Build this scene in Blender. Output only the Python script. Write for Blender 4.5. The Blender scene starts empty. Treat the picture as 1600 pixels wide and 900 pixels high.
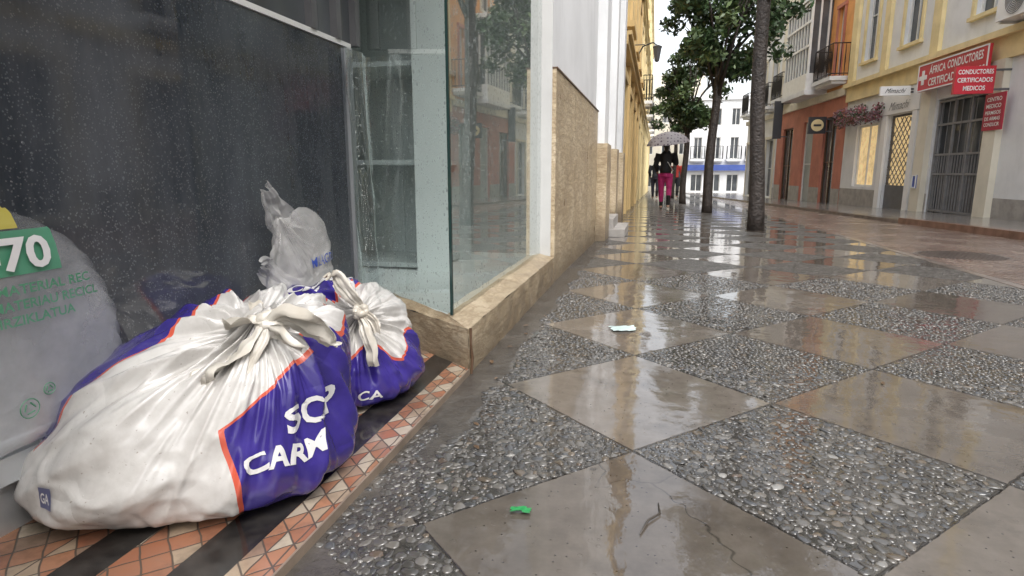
import bpy, bmesh, random
import numpy as np
from math import *
from mathutils import Vector, noise
from mathutils.bvhtree import BVHTree
S=.72
random.seed(3); rng=np.random.default_rng(5)
sc=bpy.context.scene; col=sc.collection
WL={}
# ---------------------------------------------------------------- helpers
def gz(y):
    if y<5: return 0.
    if y<7: return -.018*(y-5)**2/4
    return -.018*(y-6)
def setup(o,label=None,category=None,kind=None,group=None):
    if label:o["label"]=label
    if category:o["category"]=category
    if kind:o["kind"]=kind
    if group:o["group"]=group
    return o
def mk(name,verts,faces,mats=None,parent=None,smooth=False,mi=None,**kw):
    v=np.array(verts,dtype=float)*S
    mn=v.min(0);mx=v.max(0);o=np.array([(mn[0]+mx[0])/2,(mn[1]+mx[1])/2,mn[2]])
    me=bpy.data.meshes.new(name);me.from_pydata((v-o).tolist(),[],[tuple(int(i) for i in f) for f in faces]);
    if mats:
        for m in (mats if isinstance(mats,(list,tuple)) else [mats]): me.materials.append(m)
    if mi is not None: me.polygons.foreach_set("material_index",mi)
    if smooth: me.polygons.foreach_set("use_smooth",[True]*len(me.polygons))
    me.update()
    ob=bpy.data.objects.new(name,me);col.objects.link(ob);WL[ob.name]=o
    if parent is not None:
        ob.parent=parent;ob.location=o-WL[parent.name]
    else: ob.location=o
    return setup(ob,**kw)
def empty(name,x,y,z,**kw):
    ob=bpy.data.objects.new(name,None);col.objects.link(ob);o=np.array([x,y,z])*S;ob.location=o;WL[ob.name]=o
    ob.empty_display_size=.2
    return setup(ob,**kw)
class Geo:
    def __init__(s): s.v=[];s.f=[];s.m=[]
    def add(s,v,f,m=0):
        b=len(s.v);s.v+=[tuple(p) for p in v];s.f+=[tuple(i+b for i in q) for q in f];s.m+=[m]*len(f)
    def hexa(s,p,m=0): s.add(p,[(0,3,2,1),(4,5,6,7),(0,1,5,4),(1,2,6,5),(2,3,7,6),(3,0,4,7)],m)
    def box(s,x0,x1,y0,y1,z0,z1,m=0):
        s.hexa([(x0,y0,z0),(x1,y0,z0),(x1,y1,z0),(x0,y1,z0),(x0,y0,z1),(x1,y0,z1),(x1,y1,z1),(x0,y1,z1)],m)
    def tube(s,pts,rad,n=10,m=0,cap=True,flat=1.):
        pts=[Vector(p) for p in pts];V=[];up=None
        for i,p in enumerate(pts):
            d=(pts[min(i+1,len(pts)-1)]-pts[max(i-1,0)]).normalized()
            if up is None:
                up=Vector((0,0,1)) if abs(d.z)<.9 else Vector((1,0,0))
            a=d.cross(up).normalized();b=a.cross(d).normalized();up=b
            r=rad[i] if isinstance(rad,(list,tuple)) else rad
            for k in range(n):
                t=2*pi*k/n;V.append(p+a*cos(t)*r+b*sin(t)*r*flat)
        F=[(i*n+k,i*n+(k+1)%n,(i+1)*n+(k+1)%n,(i+1)*n+k) for i in range(len(pts)-1) for k in range(n)]
        if cap: F+=[tuple(range(n))[::-1],tuple((len(pts)-1)*n+k for k in range(n))]
        s.add(V,F,m)
    def ball(s,c,r,m=0,n=12):
        V=[];F=[]
        for i in range(n+1):
            t=pi*i/n
            for k in range(n):
                q=2*pi*k/n;V.append((c[0]+r[0]*sin(t)*cos(q),c[1]+r[1]*sin(t)*sin(q),c[2]+r[2]*cos(t)))
        F=[(i*n+k,(i+1)*n+k,(i+1)*n+(k+1)%n,i*n+(k+1)%n) for i in range(n) for k in range(n)]
        s.add(V,F,m)
    def make(s,name,mats,parent=None,smooth=False,**kw):
        return mk(name,s.v,s.f,mats,parent,smooth,mi=s.m,**kw)
# ---------------------------------------------------------------- node helper
class NT:
    def __init__(s,name):
        s.m=bpy.data.materials.new(name);s.m.use_nodes=True;s.t=s.m.node_tree;s.n=s.t.nodes
        s.b=s.n["Principled BSDF"];s.out=s.n["Material Output"]
    def L(s,a,b): s.t.links.new(a,b)
    def setin(s,sock,v):
        if isinstance(v,bpy.types.NodeSocket): s.L(v,sock)
        else:
            if isinstance(v,(tuple,list)) and len(v)==3 and sock.type=='RGBA': v=(*v,1)
            sock.default_value=v
    def math(s,op,a,b=0,c=0,clamp=False):
        n=s.n.new("ShaderNodeMath");n.operation=op;n.use_clamp=clamp
        s.setin(n.inputs[0],a);s.setin(n.inputs[1],b);s.setin(n.inputs[2],c);return n.outputs[0]
    def pos(s,scale=1/S):
        g=s.n.new("ShaderNodeNewGeometry");v=s.n.new("ShaderNodeVectorMath");v.operation='SCALE'
        s.L(g.outputs["Position"],v.inputs[0]);v.inputs["Scale"].default_value=scale;return v.outputs[0]
    def sep(s,v):
        n=s.n.new("ShaderNodeSeparateXYZ");s.L(v,n.inputs[0]);return n.outputs
    def comb(s,x,y,z=0):
        n=s.n.new("ShaderNodeCombineXYZ")
        for i,q in enumerate((x,y,z)): s.setin(n.inputs[i],q)
        return n.outputs[0]
    def noise(s,vec,scale,detail=4,rough=.55,dim='3D'):
        n=s.n.new("ShaderNodeTexNoise");n.noise_dimensions=dim;s.L(vec,n.inputs["Vector"]);n.inputs["Scale"].default_value=scale
        n.inputs["Detail"].default_value=detail;n.inputs["Roughness"].default_value=rough;return n.outputs[0]
    def vor(s,vec,scale,feat='F1',dim='3D',rand=1):
        n=s.n.new("ShaderNodeTexVoronoi");n.voronoi_dimensions=dim;n.feature=feat;s.L(vec,n.inputs["Vector"])
        n.inputs["Scale"].default_value=scale;n.inputs["Randomness"].default_value=rand;return n
    def ramp(s,f,stops,const=False):
        n=s.n.new("ShaderNodeValToRGB");s.setin(n.inputs[0],f);e=n.color_ramp.elements
        if const:n.color_ramp.interpolation='CONSTANT'
        while len(e)<len(stops): e.new(.5)
        for i,(p,c) in enumerate(stops):
            e[i].position=p;e[i].color=(*c,1) if not isinstance(c,(int,float)) else (c,c,c,1)
        return n.outputs[0]
    def mix(s,f,a,b,mode='MIX'):
        n=s.n.new("ShaderNodeMix");n.data_type='RGBA';n.blend_type=mode
        s.setin(n.inputs[0],f);s.setin(n.inputs[6],a);s.setin(n.inputs[7],b);return n.outputs[2]
    def bump(s,h,strength=.3,dist=.01,normal=None):
        n=s.n.new("ShaderNodeBump");s.L(h,n.inputs["Height"]);n.inputs["Strength"].default_value=strength;n.inputs["Distance"].default_value=dist
        if normal:s.L(normal,n.inputs["Normal"])
        return n.outputs[0]
    def p(s,**k):
        for a,v in k.items():
            s.setin(s.b.inputs[{'color':"Base Color",'rough':"Roughness",'normal':"Normal",'metal':"Metallic",'spec':"Specular IOR Level",'alpha':"Alpha",'coat':"Coat Weight",'coatr':"Coat Roughness"}[a]],v)
        return s.m
def plain(name,c,rough=.6,var=.15,vs=3,bs=.15,bscale=40,metal=0,bd=.004,streak=False):
    n=NT(name);P=n.pos();f=n.noise(P,vs,5,.6)
    lo=tuple(x*(1-var*1.6) for x in c);hi=tuple(min(1,x*(1+var)) for x in c)
    cc=n.ramp(f,[(.3,lo),(.62,hi)])
    if streak:
        x,y,z=n.sep(P)[:3]
        f2=n.noise(n.comb(n.math('MULTIPLY',x,1.4),n.math('MULTIPLY',y,1.4),n.math('MULTIPLY',z,.5)),1.3,5,.6)
        cc=n.mix(n.ramp(f2,[(.48,0.),(.85,.35)]),cc,tuple(q*.5 for q in c))
    h=n.noise(P,bscale,3)
    return n.p(color=cc,rough=rough,metal=metal,normal=n.bump(h,bs,bd))
M={}
M['white']=plain('white_plaster',(.76,.77,.78),.75,.05,1.2,.2,60,streak=True)
M['jamb']=plain('grey_white_jamb',(.56,.56,.55),.6,.05,2)
M['cream']=plain('cream_plaster',(.74,.69,.57),.8,.06,1.2,.2,60,streak=True)
M['yellow']=plain('yellow_plaster',(.58,.41,.18),.8,.1,1.5,.2,50,streak=True)
M['ochre']=plain('ochre_trim',(.62,.45,.21),.7,.08,2)
M['paleyellow']=plain('pale_yellow_trim',(.80,.66,.36),.7,.08,2)
M['salmon']=plain('salmon_plaster',(.52,.20,.14),.75,.1,1.5,streak=True)
M['orange']=plain('orange_plaster',(.76,.36,.12),.75,.1,1.5)
M['stonegrey']=plain('grey_stone',(.36,.34,.32),.5,.15,4)
M['black']=plain('black_iron',(.02,.02,.022),.4,.1,5)
M['greyiron']=plain('grey_iron',(.12,.12,.125),.45,.1,5)
M['gateiron']=plain('painted_gate_iron',(.22,.22,.225),.45,.1,5)
M['alu']=plain('aluminium',(.60,.62,.64),.32,.08,4,metal=.6)
M['edge']=plain('brown_edge_strip',(.22,.17,.13),.35,.15,9)
M['whiteframe']=plain('white_frame',(.75,.75,.73),.4,.05,4)
M['wood']=plain('dark_wood',(.10,.055,.03),.5,.2,6)
M['red']=plain('red_sign_paint',(.58,.03,.05),.35,.04,2,.02)
M['wine']=plain('wine_sign_paint',(.42,.03,.06),.35,.04,2,.02)
M['signwhite']=plain('white_lettering',(.85,.85,.84),.4,.02,2,.02)
M['signblack']=plain('black_lettering',(.03,.03,.035),.4,.02,2,.02)
M['bluesign']=plain('blue_sign_paint',(.04,.08,.36),.35,.04,2,.02)
M['fascia']=plain('blue_fascia',(.06,.10,.33),.4,.1,2,.02)
M['mint']=plain('mint_board',(.72,.76,.74),.45,.04,1.2,.02)
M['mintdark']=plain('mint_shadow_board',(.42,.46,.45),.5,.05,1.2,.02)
M['intgrey']=plain('interior_plaster',(.42,.45,.445),.6,.1,.8)
M['bark']=plain('wet_bark',(.04,.032,.028),.5,.35,9,.9,22,bd=.03)
n=NT('beige_stone_cladding');P=n.pos();x,y,z=n.sep(P)[:3]
f=n.noise(P,2.2,7,.65);c=n.ramp(f,[(.28,(.36,.27,.165)),(.5,(.53,.43,.285)),(.7,(.65,.55,.40))])
vein=n.noise(n.comb(n.math('MULTIPLY',x,2),n.math('MULTIPLY',y,1.2),n.math('MULTIPLY',z,6)),3,7,.7)
c=n.mix(n.ramp(vein,[(.44,0.),(.5,.6),(.56,0.)]),c,(.28,.19,.11))
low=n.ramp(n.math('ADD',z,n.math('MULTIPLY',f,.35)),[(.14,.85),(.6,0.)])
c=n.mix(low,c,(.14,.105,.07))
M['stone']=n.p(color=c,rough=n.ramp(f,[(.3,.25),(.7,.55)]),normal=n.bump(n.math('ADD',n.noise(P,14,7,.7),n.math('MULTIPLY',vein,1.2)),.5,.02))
n=NT('dark_window_glass');P=n.pos();M['pane']=n.p(color=n.ramp(n.noise(P,.8,3),[(.3,(.04,.045,.05)),(.7,(.14,.15,.16))]),rough=.06)
n=NT('warm_shop_window');P=n.pos();n.p(color=n.ramp(n.noise(P,3,4),[(.35,(.25,.17,.06)),(.6,(.8,.62,.3))]),rough=.1)
n.b.inputs["Emission Color"].default_value=(1,.72,.36,1);n.b.inputs["Emission Strength"].default_value=.5;M['warm']=n.m
def drops(n,P,scale,thr=.33,dens=.5):
    v=n.vor(P,scale);r=n.sep(v.outputs["Color"])[0]
    size=n.math('MULTIPLY',n.math('SUBTRACT',r,dens,clamp=True),thr/(1-dens))
    return n.math('MULTIPLY',n.math('SUBTRACT',size,v.outputs["Distance"]),30,clamp=True)
n=NT('dark_wet_panel');P=n.pos();d1=drops(n,P,55,.42,.78);d2=drops(n,P,130,.45,.6)
dd=n.math('MAXIMUM',d1,d2);x,y,z=n.sep(P)[:3]
st=n.noise(n.comb(n.math('MULTIPLY',y,2.5),n.math('MULTIPLY',z,.7),0),2.2,6,.7)
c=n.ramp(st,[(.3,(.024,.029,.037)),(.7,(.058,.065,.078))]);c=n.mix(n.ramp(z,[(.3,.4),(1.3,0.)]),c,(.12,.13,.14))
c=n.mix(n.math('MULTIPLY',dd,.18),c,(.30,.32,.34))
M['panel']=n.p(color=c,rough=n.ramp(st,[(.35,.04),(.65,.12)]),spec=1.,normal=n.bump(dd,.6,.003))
def glass(name,tint,refl=.07,dropmix=.45,dscale=45):
    n=NT(name);P=n.pos();d=n.math('MAXIMUM',drops(n,P,dscale,.5,.66),drops(n,P,dscale*2.3,.5,.5))
    lw=n.n.new("ShaderNodeLayerWeight");lw.inputs[0].default_value=.5
    fac=n.math('ADD',n.math('MULTIPLY',n.math('POWER',lw.outputs["Facing"],3.),.85),refl,clamp=True)
    tr=n.n.new("ShaderNodeBsdfTransparent");tr.inputs[0].default_value=(*tint,1)
    gl=n.n.new("ShaderNodeBsdfGlossy");gl.inputs["Roughness"].default_value=.02;gl.inputs[0].default_value=(.95,.97,.96,1)
    n.L(n.bump(d,.5,.003),gl.inputs["Normal"])
    mx=n.n.new("ShaderNodeMixShader");n.L(fac,mx.inputs[0]);n.L(tr.outputs[0],mx.inputs[1]);n.L(gl.outputs[0],mx.inputs[2])
    n.p(color=(.35,.4,.4),rough=.1)
    m2=n.n.new("ShaderNodeMixShader");n.L(n.math('MULTIPLY',d,dropmix),m2.inputs[0]);n.L(mx.outputs[0],m2.inputs[1]);n.L(n.b.outputs[0],m2.inputs[2])
    n.L(m2.outputs[0],n.out.inputs[0]);return n.m
M['glass']=glass('wet_shop_glass',(.86,.905,.89),.19,.35,42)
M['film']=glass('clear_plastic_film',(.6,.63,.65),.22,.4,60)
# ---------------------------------------------------------------- pavement material
X0,Y0,TS,TR=-.04,2.11,.6,radians(1.5)
PX=3.15
n=NT('wet_chequered_pavement');P=n.pos();x,y,z=n.sep(P)[:3]
dx=n.math('SUBTRACT',x,X0);dy=n.math('SUBTRACT',y,Y0)
XX=n.math('ADD',n.math('MULTIPLY',dx,cos(TR)/TS),n.math('MULTIPLY',dy,sin(TR)/TS))
YY=n.math('SUBTRACT',n.math('MULTIPLY',dy,cos(TR)/TS),n.math('MULTIPLY',dx,sin(TR)/TS))
p_=n.math('MULTIPLY',n.math('ADD',XX,YY),.5);q_=n.math('MULTIPLY',n.math('SUBTRACT',YY,XX),.5)
fp=n.math('FLOOR',p_);fq=n.math('FLOOR',q_)
par=n.math('FLOORED_MODULO',n.math('ADD',fp,fq),2)
strip=n.math('MULTIPLY',n.math('SUBTRACT',n.math('ADD',-.675,n.math('MULTIPLY',n.math('SUBTRACT',n.noise(P,4,4),.5),.2)),x),40,clamp=True)
ep=n.math('ABSOLUTE',n.math('SUBTRACT',n.math('FRACT',p_),.5));eq=n.math('ABSOLUTE',n.math('SUBTRACT',n.math('FRACT',q_),.5))
edge=n.math('ADD',n.math('MAXIMUM',ep,eq),n.math('MULTIPLY',n.math('SUBTRACT',n.noise(P,22,4,.7),.5),.012))
joint=n.math('MULTIPLY',n.math('MULTIPLY',n.math('SUBTRACT',edge,.4925),180,clamp=True),n.math('SUBTRACT',1,strip))
wn=n.n.new("ShaderNodeTexWhiteNoise");n.L(n.comb(fp,fq,0),wn.inputs[0]);tr_=wn.outputs["Value"]
fine=n.noise(P,9,6,.65)
sm=n.ramp(n.math('ADD',n.math('MULTIPLY',fine,.6),n.math('MULTIPLY',tr_,.4)),[(.25,(.098,.083,.069)),(.5,(.148,.128,.109)),(.75,(.215,.190,.165))])
sm=n.mix(n.ramp(n.noise(P,3.3,5,.7),[(.52,0.),(.70,.55)]),sm,(.055,.047,.040))
gr=n.vor(P,34,'F1','2D');gm=n.math('MULTIPLY',n.math('LESS_THAN',gr.outputs["Distance"],.10),n.math('GREATER_THAN',n.sep(gr.outputs["Color"])[1],.86))
sm=n.mix(n.math('MULTIPLY',gm,.8),sm,(.03,.024,.018))
wp=n.n.new("ShaderNodeVectorMath");wp.operation='ADD';nz=n.n.new("ShaderNodeTexNoise");n.L(P,nz.inputs["Vector"]);nz.inputs["Scale"].default_value=6
sc2=n.n.new("ShaderNodeVectorMath");sc2.operation='SCALE';n.L(nz.outputs["Color"],sc2.inputs[0]);sc2.inputs["Scale"].default_value=.22;n.L(P,wp.inputs[0]);n.L(sc2.outputs[0],wp.inputs[1])
ck=n.vor(wp.outputs[0],2.3,'DISTANCE_TO_EDGE','2D')
crk=n.math('MULTIPLY',n.ramp(ck.outputs["Distance"],[(.003,1.),(.011,0.)]),n.ramp(n.noise(P,.9,2),[(.52,0.),(.58,.7)]))
sm=n.mix(crk,sm,(.03,.026,.022))
vo=n.vor(P,34,'F1','2D');ve=n.vor(P,34,'DISTANCE_TO_EDGE','2D')
pc=n.ramp(n.sep(vo.outputs["Color"])[0],[(0,(.04,.038,.035)),(.35,(.09,.086,.08)),(.6,(.13,.122,.11)),(.9,(.19,.182,.17)),(1,(.30,.29,.275))])
gap=n.ramp(ve.outputs["Distance"],[(.03,1.),(.12,0.)])
pc=n.mix(gap,pc,(.025,.023,.021))
near=n.math('MULTIPLY',n.math('SUBTRACT',6.6,y),4,clamp=True)
mat_=n.ramp(n.noise(P,25,4,.7),[(.35,(.035,.032,.029)),(.65,(.085,.079,.071))])
pc=n.mix(near,pc,mat_)
c=n.mix(par,sm,pc);c=n.mix(joint,c,(.025,.022,.02))
cem=n.ramp(n.noise(P,5,7,.7),[(.3,(.04,.035,.031)),(.6,(.09,.081,.071)),(.8,(.16,.146,.13))])
c=n.mix(strip,c,cem)
wet=n.ramp(n.noise(P,1.5,4,.6),[(.38,.012),(.55,.05),(.70,.20)])
rp=n.math('ADD',n.math('ADD',wet,.03),n.math('MULTIPLY',n.math('SUBTRACT',1,near),.30));rough=n.mix(par,wet,rp);rough=n.mix(strip,rough,(.16,.16,.16))
far_h=n.math('MULTIPLY',n.math('MULTIPLY',n.math('MINIMUM',ve.outputs["Distance"],.22),par),n.math('SUBTRACT',1,near))
h=n.math('ADD',n.math('MULTIPLY',far_h,4.5),n.math('MULTIPLY',joint,-.35))
h=n.math('ADD',h,n.math('MULTIPLY',strip,n.math('MULTIPLY',n.noise(P,18,5,.7),.6)))
b1=n.bump(h,.9,.012)
wav=n.math('ADD',n.math('MULTIPLY',n.noise(P,4.5,2,.5),1.),n.math('MULTIPLY',n.noise(P,38,2,.6),.09))
b2=n.bump(wav,.17,.012,b1)
dr=drops(n,P,46,.45,.8);b3=n.bump(dr,.35,.003,b2)
M['pave']=n.p(color=c,rough=rough,normal=b3,spec=n.math('SUBTRACT',1.,n.math('MULTIPLY',n.math('MULTIPLY',par,n.math('SUBTRACT',1,near)),.5)))
# road
n=NT('wet_reddish_cobbles');P=n.pos();x,y,z=n.sep(P)[:3]
br=n.n.new("ShaderNodeTexBrick");n.L(n.comb(y,x,0),br.inputs[0]);br.inputs["Scale"].default_value=4.0
br.inputs["Color1"].default_value=(.20,.13,.105,1);br.inputs["Color2"].default_value=(.30,.23,.19,1);br.inputs["Mortar"].default_value=(.04,.033,.03,1);br.inputs["Mortar Size"].default_value=.03
br.inputs["Mortar Smooth"].default_value=.6
c=n.mix(n.ramp(n.noise(P,1.6,5),[(.4,0.),(.7,.5)]),br.outputs[0],(.15,.125,.11))
h=n.math('ADD',n.math('MULTIPLY',br.outputs["Fac"],-1.4),n.math('MULTIPLY',n.noise(P,7,4),1.4))
M['road']=n.p(color=c,rough=n.ramp(n.noise(P,1.2,4),[(.4,.10),(.65,.32)]),spec=.8,normal=n.bump(h,.7,.025))
M['farpave']=plain('wet_far_pavement',(.22,.205,.19),.15,.2,2,.4,14,bd=.01)
M['kerb']=plain('wet_granite_kerb',(.19,.16,.14),.2,.2,4,.4,20)
M['kerbred']=plain('wet_red_kerb',(.24,.14,.10),.25,.2,4,.4,20)
M['earth']=plain('dark_ground',(.10,.09,.08),.6,.2,1)
# mosaic
n=NT('wet_terracotta_mosaic');P=n.pos();x,y,z=n.sep(P)[:3]
k=1/.070
ins=n.math('SUBTRACT',-.87,x)
a=n.math('MULTIPLY',n.math('ADD',x,y),k*.7071);b=n.math('MULTIPLY',n.math('SUBTRACT',y,x),k*.7071)
a=n.math('ADD',a,n.math('MULTIPLY',n.math('SUBTRACT',n.noise(P,8,2),.5),.28))
b=n.math('ADD',b,n.math('MULTIPLY',n.math('SUBTRACT',n.noise(n.comb(y,x,z),8,2),.5),.28))
fa=n.math('FRACT',a);fb=n.math('FRACT',b)
wn0=n.n.new("ShaderNodeTexWhiteNoise");n.L(n.comb(n.math('FLOOR',a),n.math('FLOOR',b),7),wn0.inputs[0])
outer=n.math('LESS_THAN',ins,.115);cutm=n.math('GREATER_THAN',n.math('ADD',wn0.outputs["Value"],n.math('MULTIPLY',outer,.5)),.72)
half=n.math('MULTIPLY',n.math('GREATER_THAN',fa,fb),cutm)
wn=n.n.new("ShaderNodeTexWhiteNoise");n.L(n.comb(n.math('FLOOR',a),n.math('FLOOR',b),half),wn.inputs[0])
c=n.ramp(wn.outputs["Value"],[(0,(.36,.13,.065)),(.2,(.44,.20,.11)),(.4,(.44,.34,.24)),(.55,(.52,.45,.35)),(.72,(.38,.15,.08)),(.88,(.30,.20,.14))],True)
c=n.mix(n.math('MULTIPLY',n.noise(P,20,5),.6),c,(.22,.16,.12))
ej=n.math('MAXIMUM',n.math('ABSOLUTE',n.math('SUBTRACT',fa,.5)),n.math('ABSOLUTE',n.math('SUBTRACT',fb,.5)))
dg=n.math('MULTIPLY',n.math('SUBTRACT',.495,n.math('ABSOLUTE',n.math('SUBTRACT',fa,fb))),1.)
dline=n.math('MULTIPLY',n.math('LESS_THAN',n.math('ABSOLUTE',n.math('SUBTRACT',fa,fb)),.05),cutm)
jj=n.math('MAXIMUM',n.math('MULTIPLY',n.math('SUBTRACT',ej,.455),40,clamp=True),dline);c=n.mix(jj,c,(.11,.085,.068))
def band(lo,hi): return n.math('MULTIPLY',n.math('MULTIPLY',n.math('SUBTRACT',ins,lo),500,clamp=True),n.math('MULTIPLY',n.math('SUBTRACT',hi,ins),500,clamp=True))
bd_=n.math('MAXIMUM',band(.115,.255),band(.42,.54));blk=n.ramp(n.noise(P,16,5),[(.4,(.014,.013,.013)),(.75,(.05,.047,.044))])
c=n.mix(bd_,c,blk);c=n.mix(n.ramp(n.noise(P,2.6,6,.7),[(.48,0.),(.68,.7)]),c,(.055,.044,.036))
M['mosaic']=n.p(color=c,rough=n.ramp(n.noise(P,3,4),[(.35,.05),(.65,.25)]),spec=.8,normal=n.bump(n.math('MULTIPLY',jj,n.math('SUBTRACT',bd_,1)),.4,.005))
# ---------------------------------------------------------------- world, light, camera
w=bpy.data.worlds.new("World");sc.world=w;w.use_nodes=True;nt=w.node_tree
bg=nt.nodes["Background"];sky=nt.nodes.new("ShaderNodeTexSky");sky.sky_type='NISHITA';sky.sun_disc=False
sky.sun_elevation=radians(55);sky.sun_rotation=radians(150);sky.dust_density=4;sky.air_density=1.2
hs=nt.nodes.new("ShaderNodeHueSaturation");hs.inputs["Saturation"].default_value=.30;hs.inputs["Value"].default_value=2.5
nt.links.new(sky.outputs[0],hs.inputs["Color"]);nt.links.new(hs.outputs[0],bg.inputs[0]);bg.inputs[1].default_value=.15
sd=bpy.data.lights.new("sun","SUN");sd.energy=.7;sd.angle=radians(30);sd.color=(1,.98,.95);so=bpy.data.objects.new("sun",sd);col.objects.link(so)
so.rotation_euler=(radians(35),0,radians(30))
cd=bpy.data.cameras.new("camera");cd.sensor_width=36;cd.lens=21.375;cd.clip_end=1000;cd.clip_start=.02
cam=bpy.data.objects.new("camera",cd);col.objects.link(cam);cam.location=(0,0,S);cam.rotation_euler=(radians(90-10.84),0,radians(13.1));sc.camera=cam
sc.view_settings.view_transform='Standard';sc.view_settings.look='None';sc.view_settings.exposure=0
# ---------------------------------------------------------------- ground
def sheet(name,xf0,xf1,y0,y1,off,mat,nx=4,**kw):
    ys=[y for y in np.arange(y0,y1+.01,.5 if y1<90 else 4)]
    V=[];F=[]
    for y in ys:
        for i in range(nx+1):
            a=xf0(y);b=xf1(y);V.append((a+(b-a)*i/nx,y,gz(y)+off))
    F=[(j*(nx+1)+i,j*(nx+1)+i+1,(j+1)*(nx+1)+i+1,(j+1)*(nx+1)+i) for j in range(len(ys)-1) for i in range(nx)]
    return mk(name,V,F,mat,**kw)
kx=lambda y:6.3-.08*(y-7)
sheet("ground",lambda y:-300,lambda y:300,-60,500,-.06,M['earth'],kind="structure",label="dark bare ground below the street")
sheet("pavement",lambda y:-.87,lambda y:PX,-4,80,0,M['pave'],kind="structure",label="wet chequered pavement of smooth slabs and pebbles")
sheet("road",lambda y:PX+.1,lambda y:max(kx(y),PX+.2),-14,80,-.01,M['road'],kind="structure",label="wet reddish cobbled road")
g=Geo()
for y in np.arange(-14,80,.5):
    a,b=gz(y),gz(y+.5);y1=y+.5
    g.hexa([(PX,y,a-.1),(PX+.1,y,a-.1),(PX+.1,y1-.008,b-.1),(PX,y1-.008,b-.1),(PX,y,a+.003),(PX+.1,y,a+.003),(PX+.1,y1-.008,b+.003),(PX,y1-.008,b+.003)])
g.make("flush_kerb",[M['kerb']],kind="structure",label="flush granite kerb between pavement and road")
g=Geo()
for y in np.arange(-14,46,1.):
    a,b=gz(y)-.05,gz(y+1)-.05;h=.17 if y<15.5 else .12
    x0,x1=kx(y),kx(y+1);m=1 if y<15.5 else 0
    g.hexa([(x0,y,a),(x0+.22,y,a),(x1+.22,y+.985,b),(x1,y+.985,b),(x0,y,a+h),(x0+.22,y,a+h),(x1+.22,y+.985,b+h),(x1,y+.985,b+h)],m)
g.make("raised_kerb",[M['kerb'],M['kerbred']],kind="structure",label="raised wet stone kerb of the far pavement")
sheet("far_pavement",lambda y:kx(y)+.22,lambda y:12,-14,46,.075,M['farpave'],kind="structure",label="wet grey pavement along the opposite shops")
sheet("side_street",lambda y:3.3,lambda y:30,46,80,-.012,M['farpave'],kind="structure",label="wet grey crossing street in front of the corner house")
# pebbles
def icot(sub):
    ico=bmesh.new();bmesh.ops.create_icosphere(ico,subdivisions=sub,radius=1);iv=np.array([v.co[:] for v in ico.verts]);f=np.array([[v.index for v in q.verts] for q in ico.faces]);ico.free();return iv,f
T2=icot(2);T1=icot(1)
pts=[];grid={}
def tilexy(p,q):
    X=(p-q)*TS;Y=(p+q)*TS
    return X0+X*cos(TR)-Y*sin(TR),Y0+X*sin(TR)+Y*cos(TR)
cell=.045
def tryadd(x,y,r,ov=.82):
    gx,gy=int(floor(x/cell)),int(floor(y/cell))
    for i in (-1,0,1):
        for j in (-1,0,1):
            for (u,v_,rr) in grid.get((gx+i,gy+j),()):
                if (u-x)**2+(v_-y)**2<((rr+r)*ov)**2: return
    grid.setdefault((gx,gy),[]).append((x,y,r));pts.append((x,y,r))
for P_ in range(-3,8):
    for Q_ in range(-5,8):
        if (P_+Q_)%2==0: continue
        cx,cy=tilexy(P_+.5,Q_+.5)
        if cy>6.6 or cy<.3 or cx<-1.3 or cx>3.5 or cx>.95*cy+.9: continue
        tries=6500 if cy<4 else 3600
        for t in range(tries):
            r=random.uniform(.013,.019) if t<600 else (random.uniform(.0085,.013) if t<3800 else random.uniform(.005,.008))
            m_=.004+r*.5
            a=random.uniform(m_,1-m_);b=random.uniform(m_,1-m_)
            x,y=tilexy(P_+a,Q_+b)
            if x<-.70+.03*sin(y*9) or x>PX-.03: continue
            tryadd(x,y,r)
for t in range(2600):
    y=random.uniform(.7,2.15);x=random.uniform(-.855,-.66)
    if x>-.70 and random.random()<.5: continue
    if noise.noise(Vector((x*5,y*3,4)))<-.1 or y>1.95+.3*random.random(): continue
    tryadd(x,y,random.uniform(.007,.016))
V=[];C=[];F=[];nb_=0
pal=np.array([(.05,.048,.045),(.08,.076,.071),(.108,.102,.093),(.148,.138,.124),(.075,.078,.082),(.14,.112,.082),(.185,.176,.162),(.097,.093,.086),(.115,.084,.063),(.33,.32,.30)])
prob=np.array([.16,.20,.17,.12,.13,.05,.045,.10,.015,.010]);prob/=prob.sum()
for (x,y,r) in pts:
    iv,ifc=T2 if (y<3.2 and r>.009) else T1
    t=random.uniform(0,pi);e=random.uniform(1.0,1.55);sx=r*e*1.14;sy=r*1.16/e**.4
    v=iv*(1+.2*np.sin(iv@rng.normal(size=3)*2.4))[:,None]
    v[:,2]=np.sign(v[:,2])*np.abs(v[:,2])**.8
    v=v*np.array([sx,sy,.0035+r*.11]);ct,st_=cos(t),sin(t)
    zt=rng.normal()*.10;zt2=rng.normal()*.10
    v=np.stack([v[:,0]*ct-v[:,1]*st_+x,v[:,0]*st_+v[:,1]*ct+y,v[:,2]+gz(y)+zt*(v[:,0])+zt2*v[:,1]-.0018],1)
    V.append(v);F.append(ifc+nb_);nb_+=len(iv);C.append(np.repeat(pal[rng.choice(10,p=prob)][None]*rng.uniform(.8,1.2),len(iv),0))
V=np.concatenate(V);C=np.concatenate(C);F=np.concatenate(F)
n=NT('wet_river_pebbles');at=n.n.new("ShaderNodeAttribute");at.attribute_name="tone";P=n.pos()
c=n.mix(n.math('MULTIPLY',n.noise(P,60,4),.5),at.outputs["Color"],(.055,.05,.045))
M['peb']=n.p(color=c,rough=.10,spec=.9,normal=n.bump(n.noise(P,70,2),.15,.003))
ob=mk("pavement_pebbles",V,F,M['peb'],smooth=True,kind="stuff",label="wet grey and brown pebbles set into the pavement")
ca=ob.data.attributes.new("tone",'FLOAT_COLOR','POINT');ca.data.foreach_set("color",np.concatenate([C,np.ones((len(C),1))],1).ravel())
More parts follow.
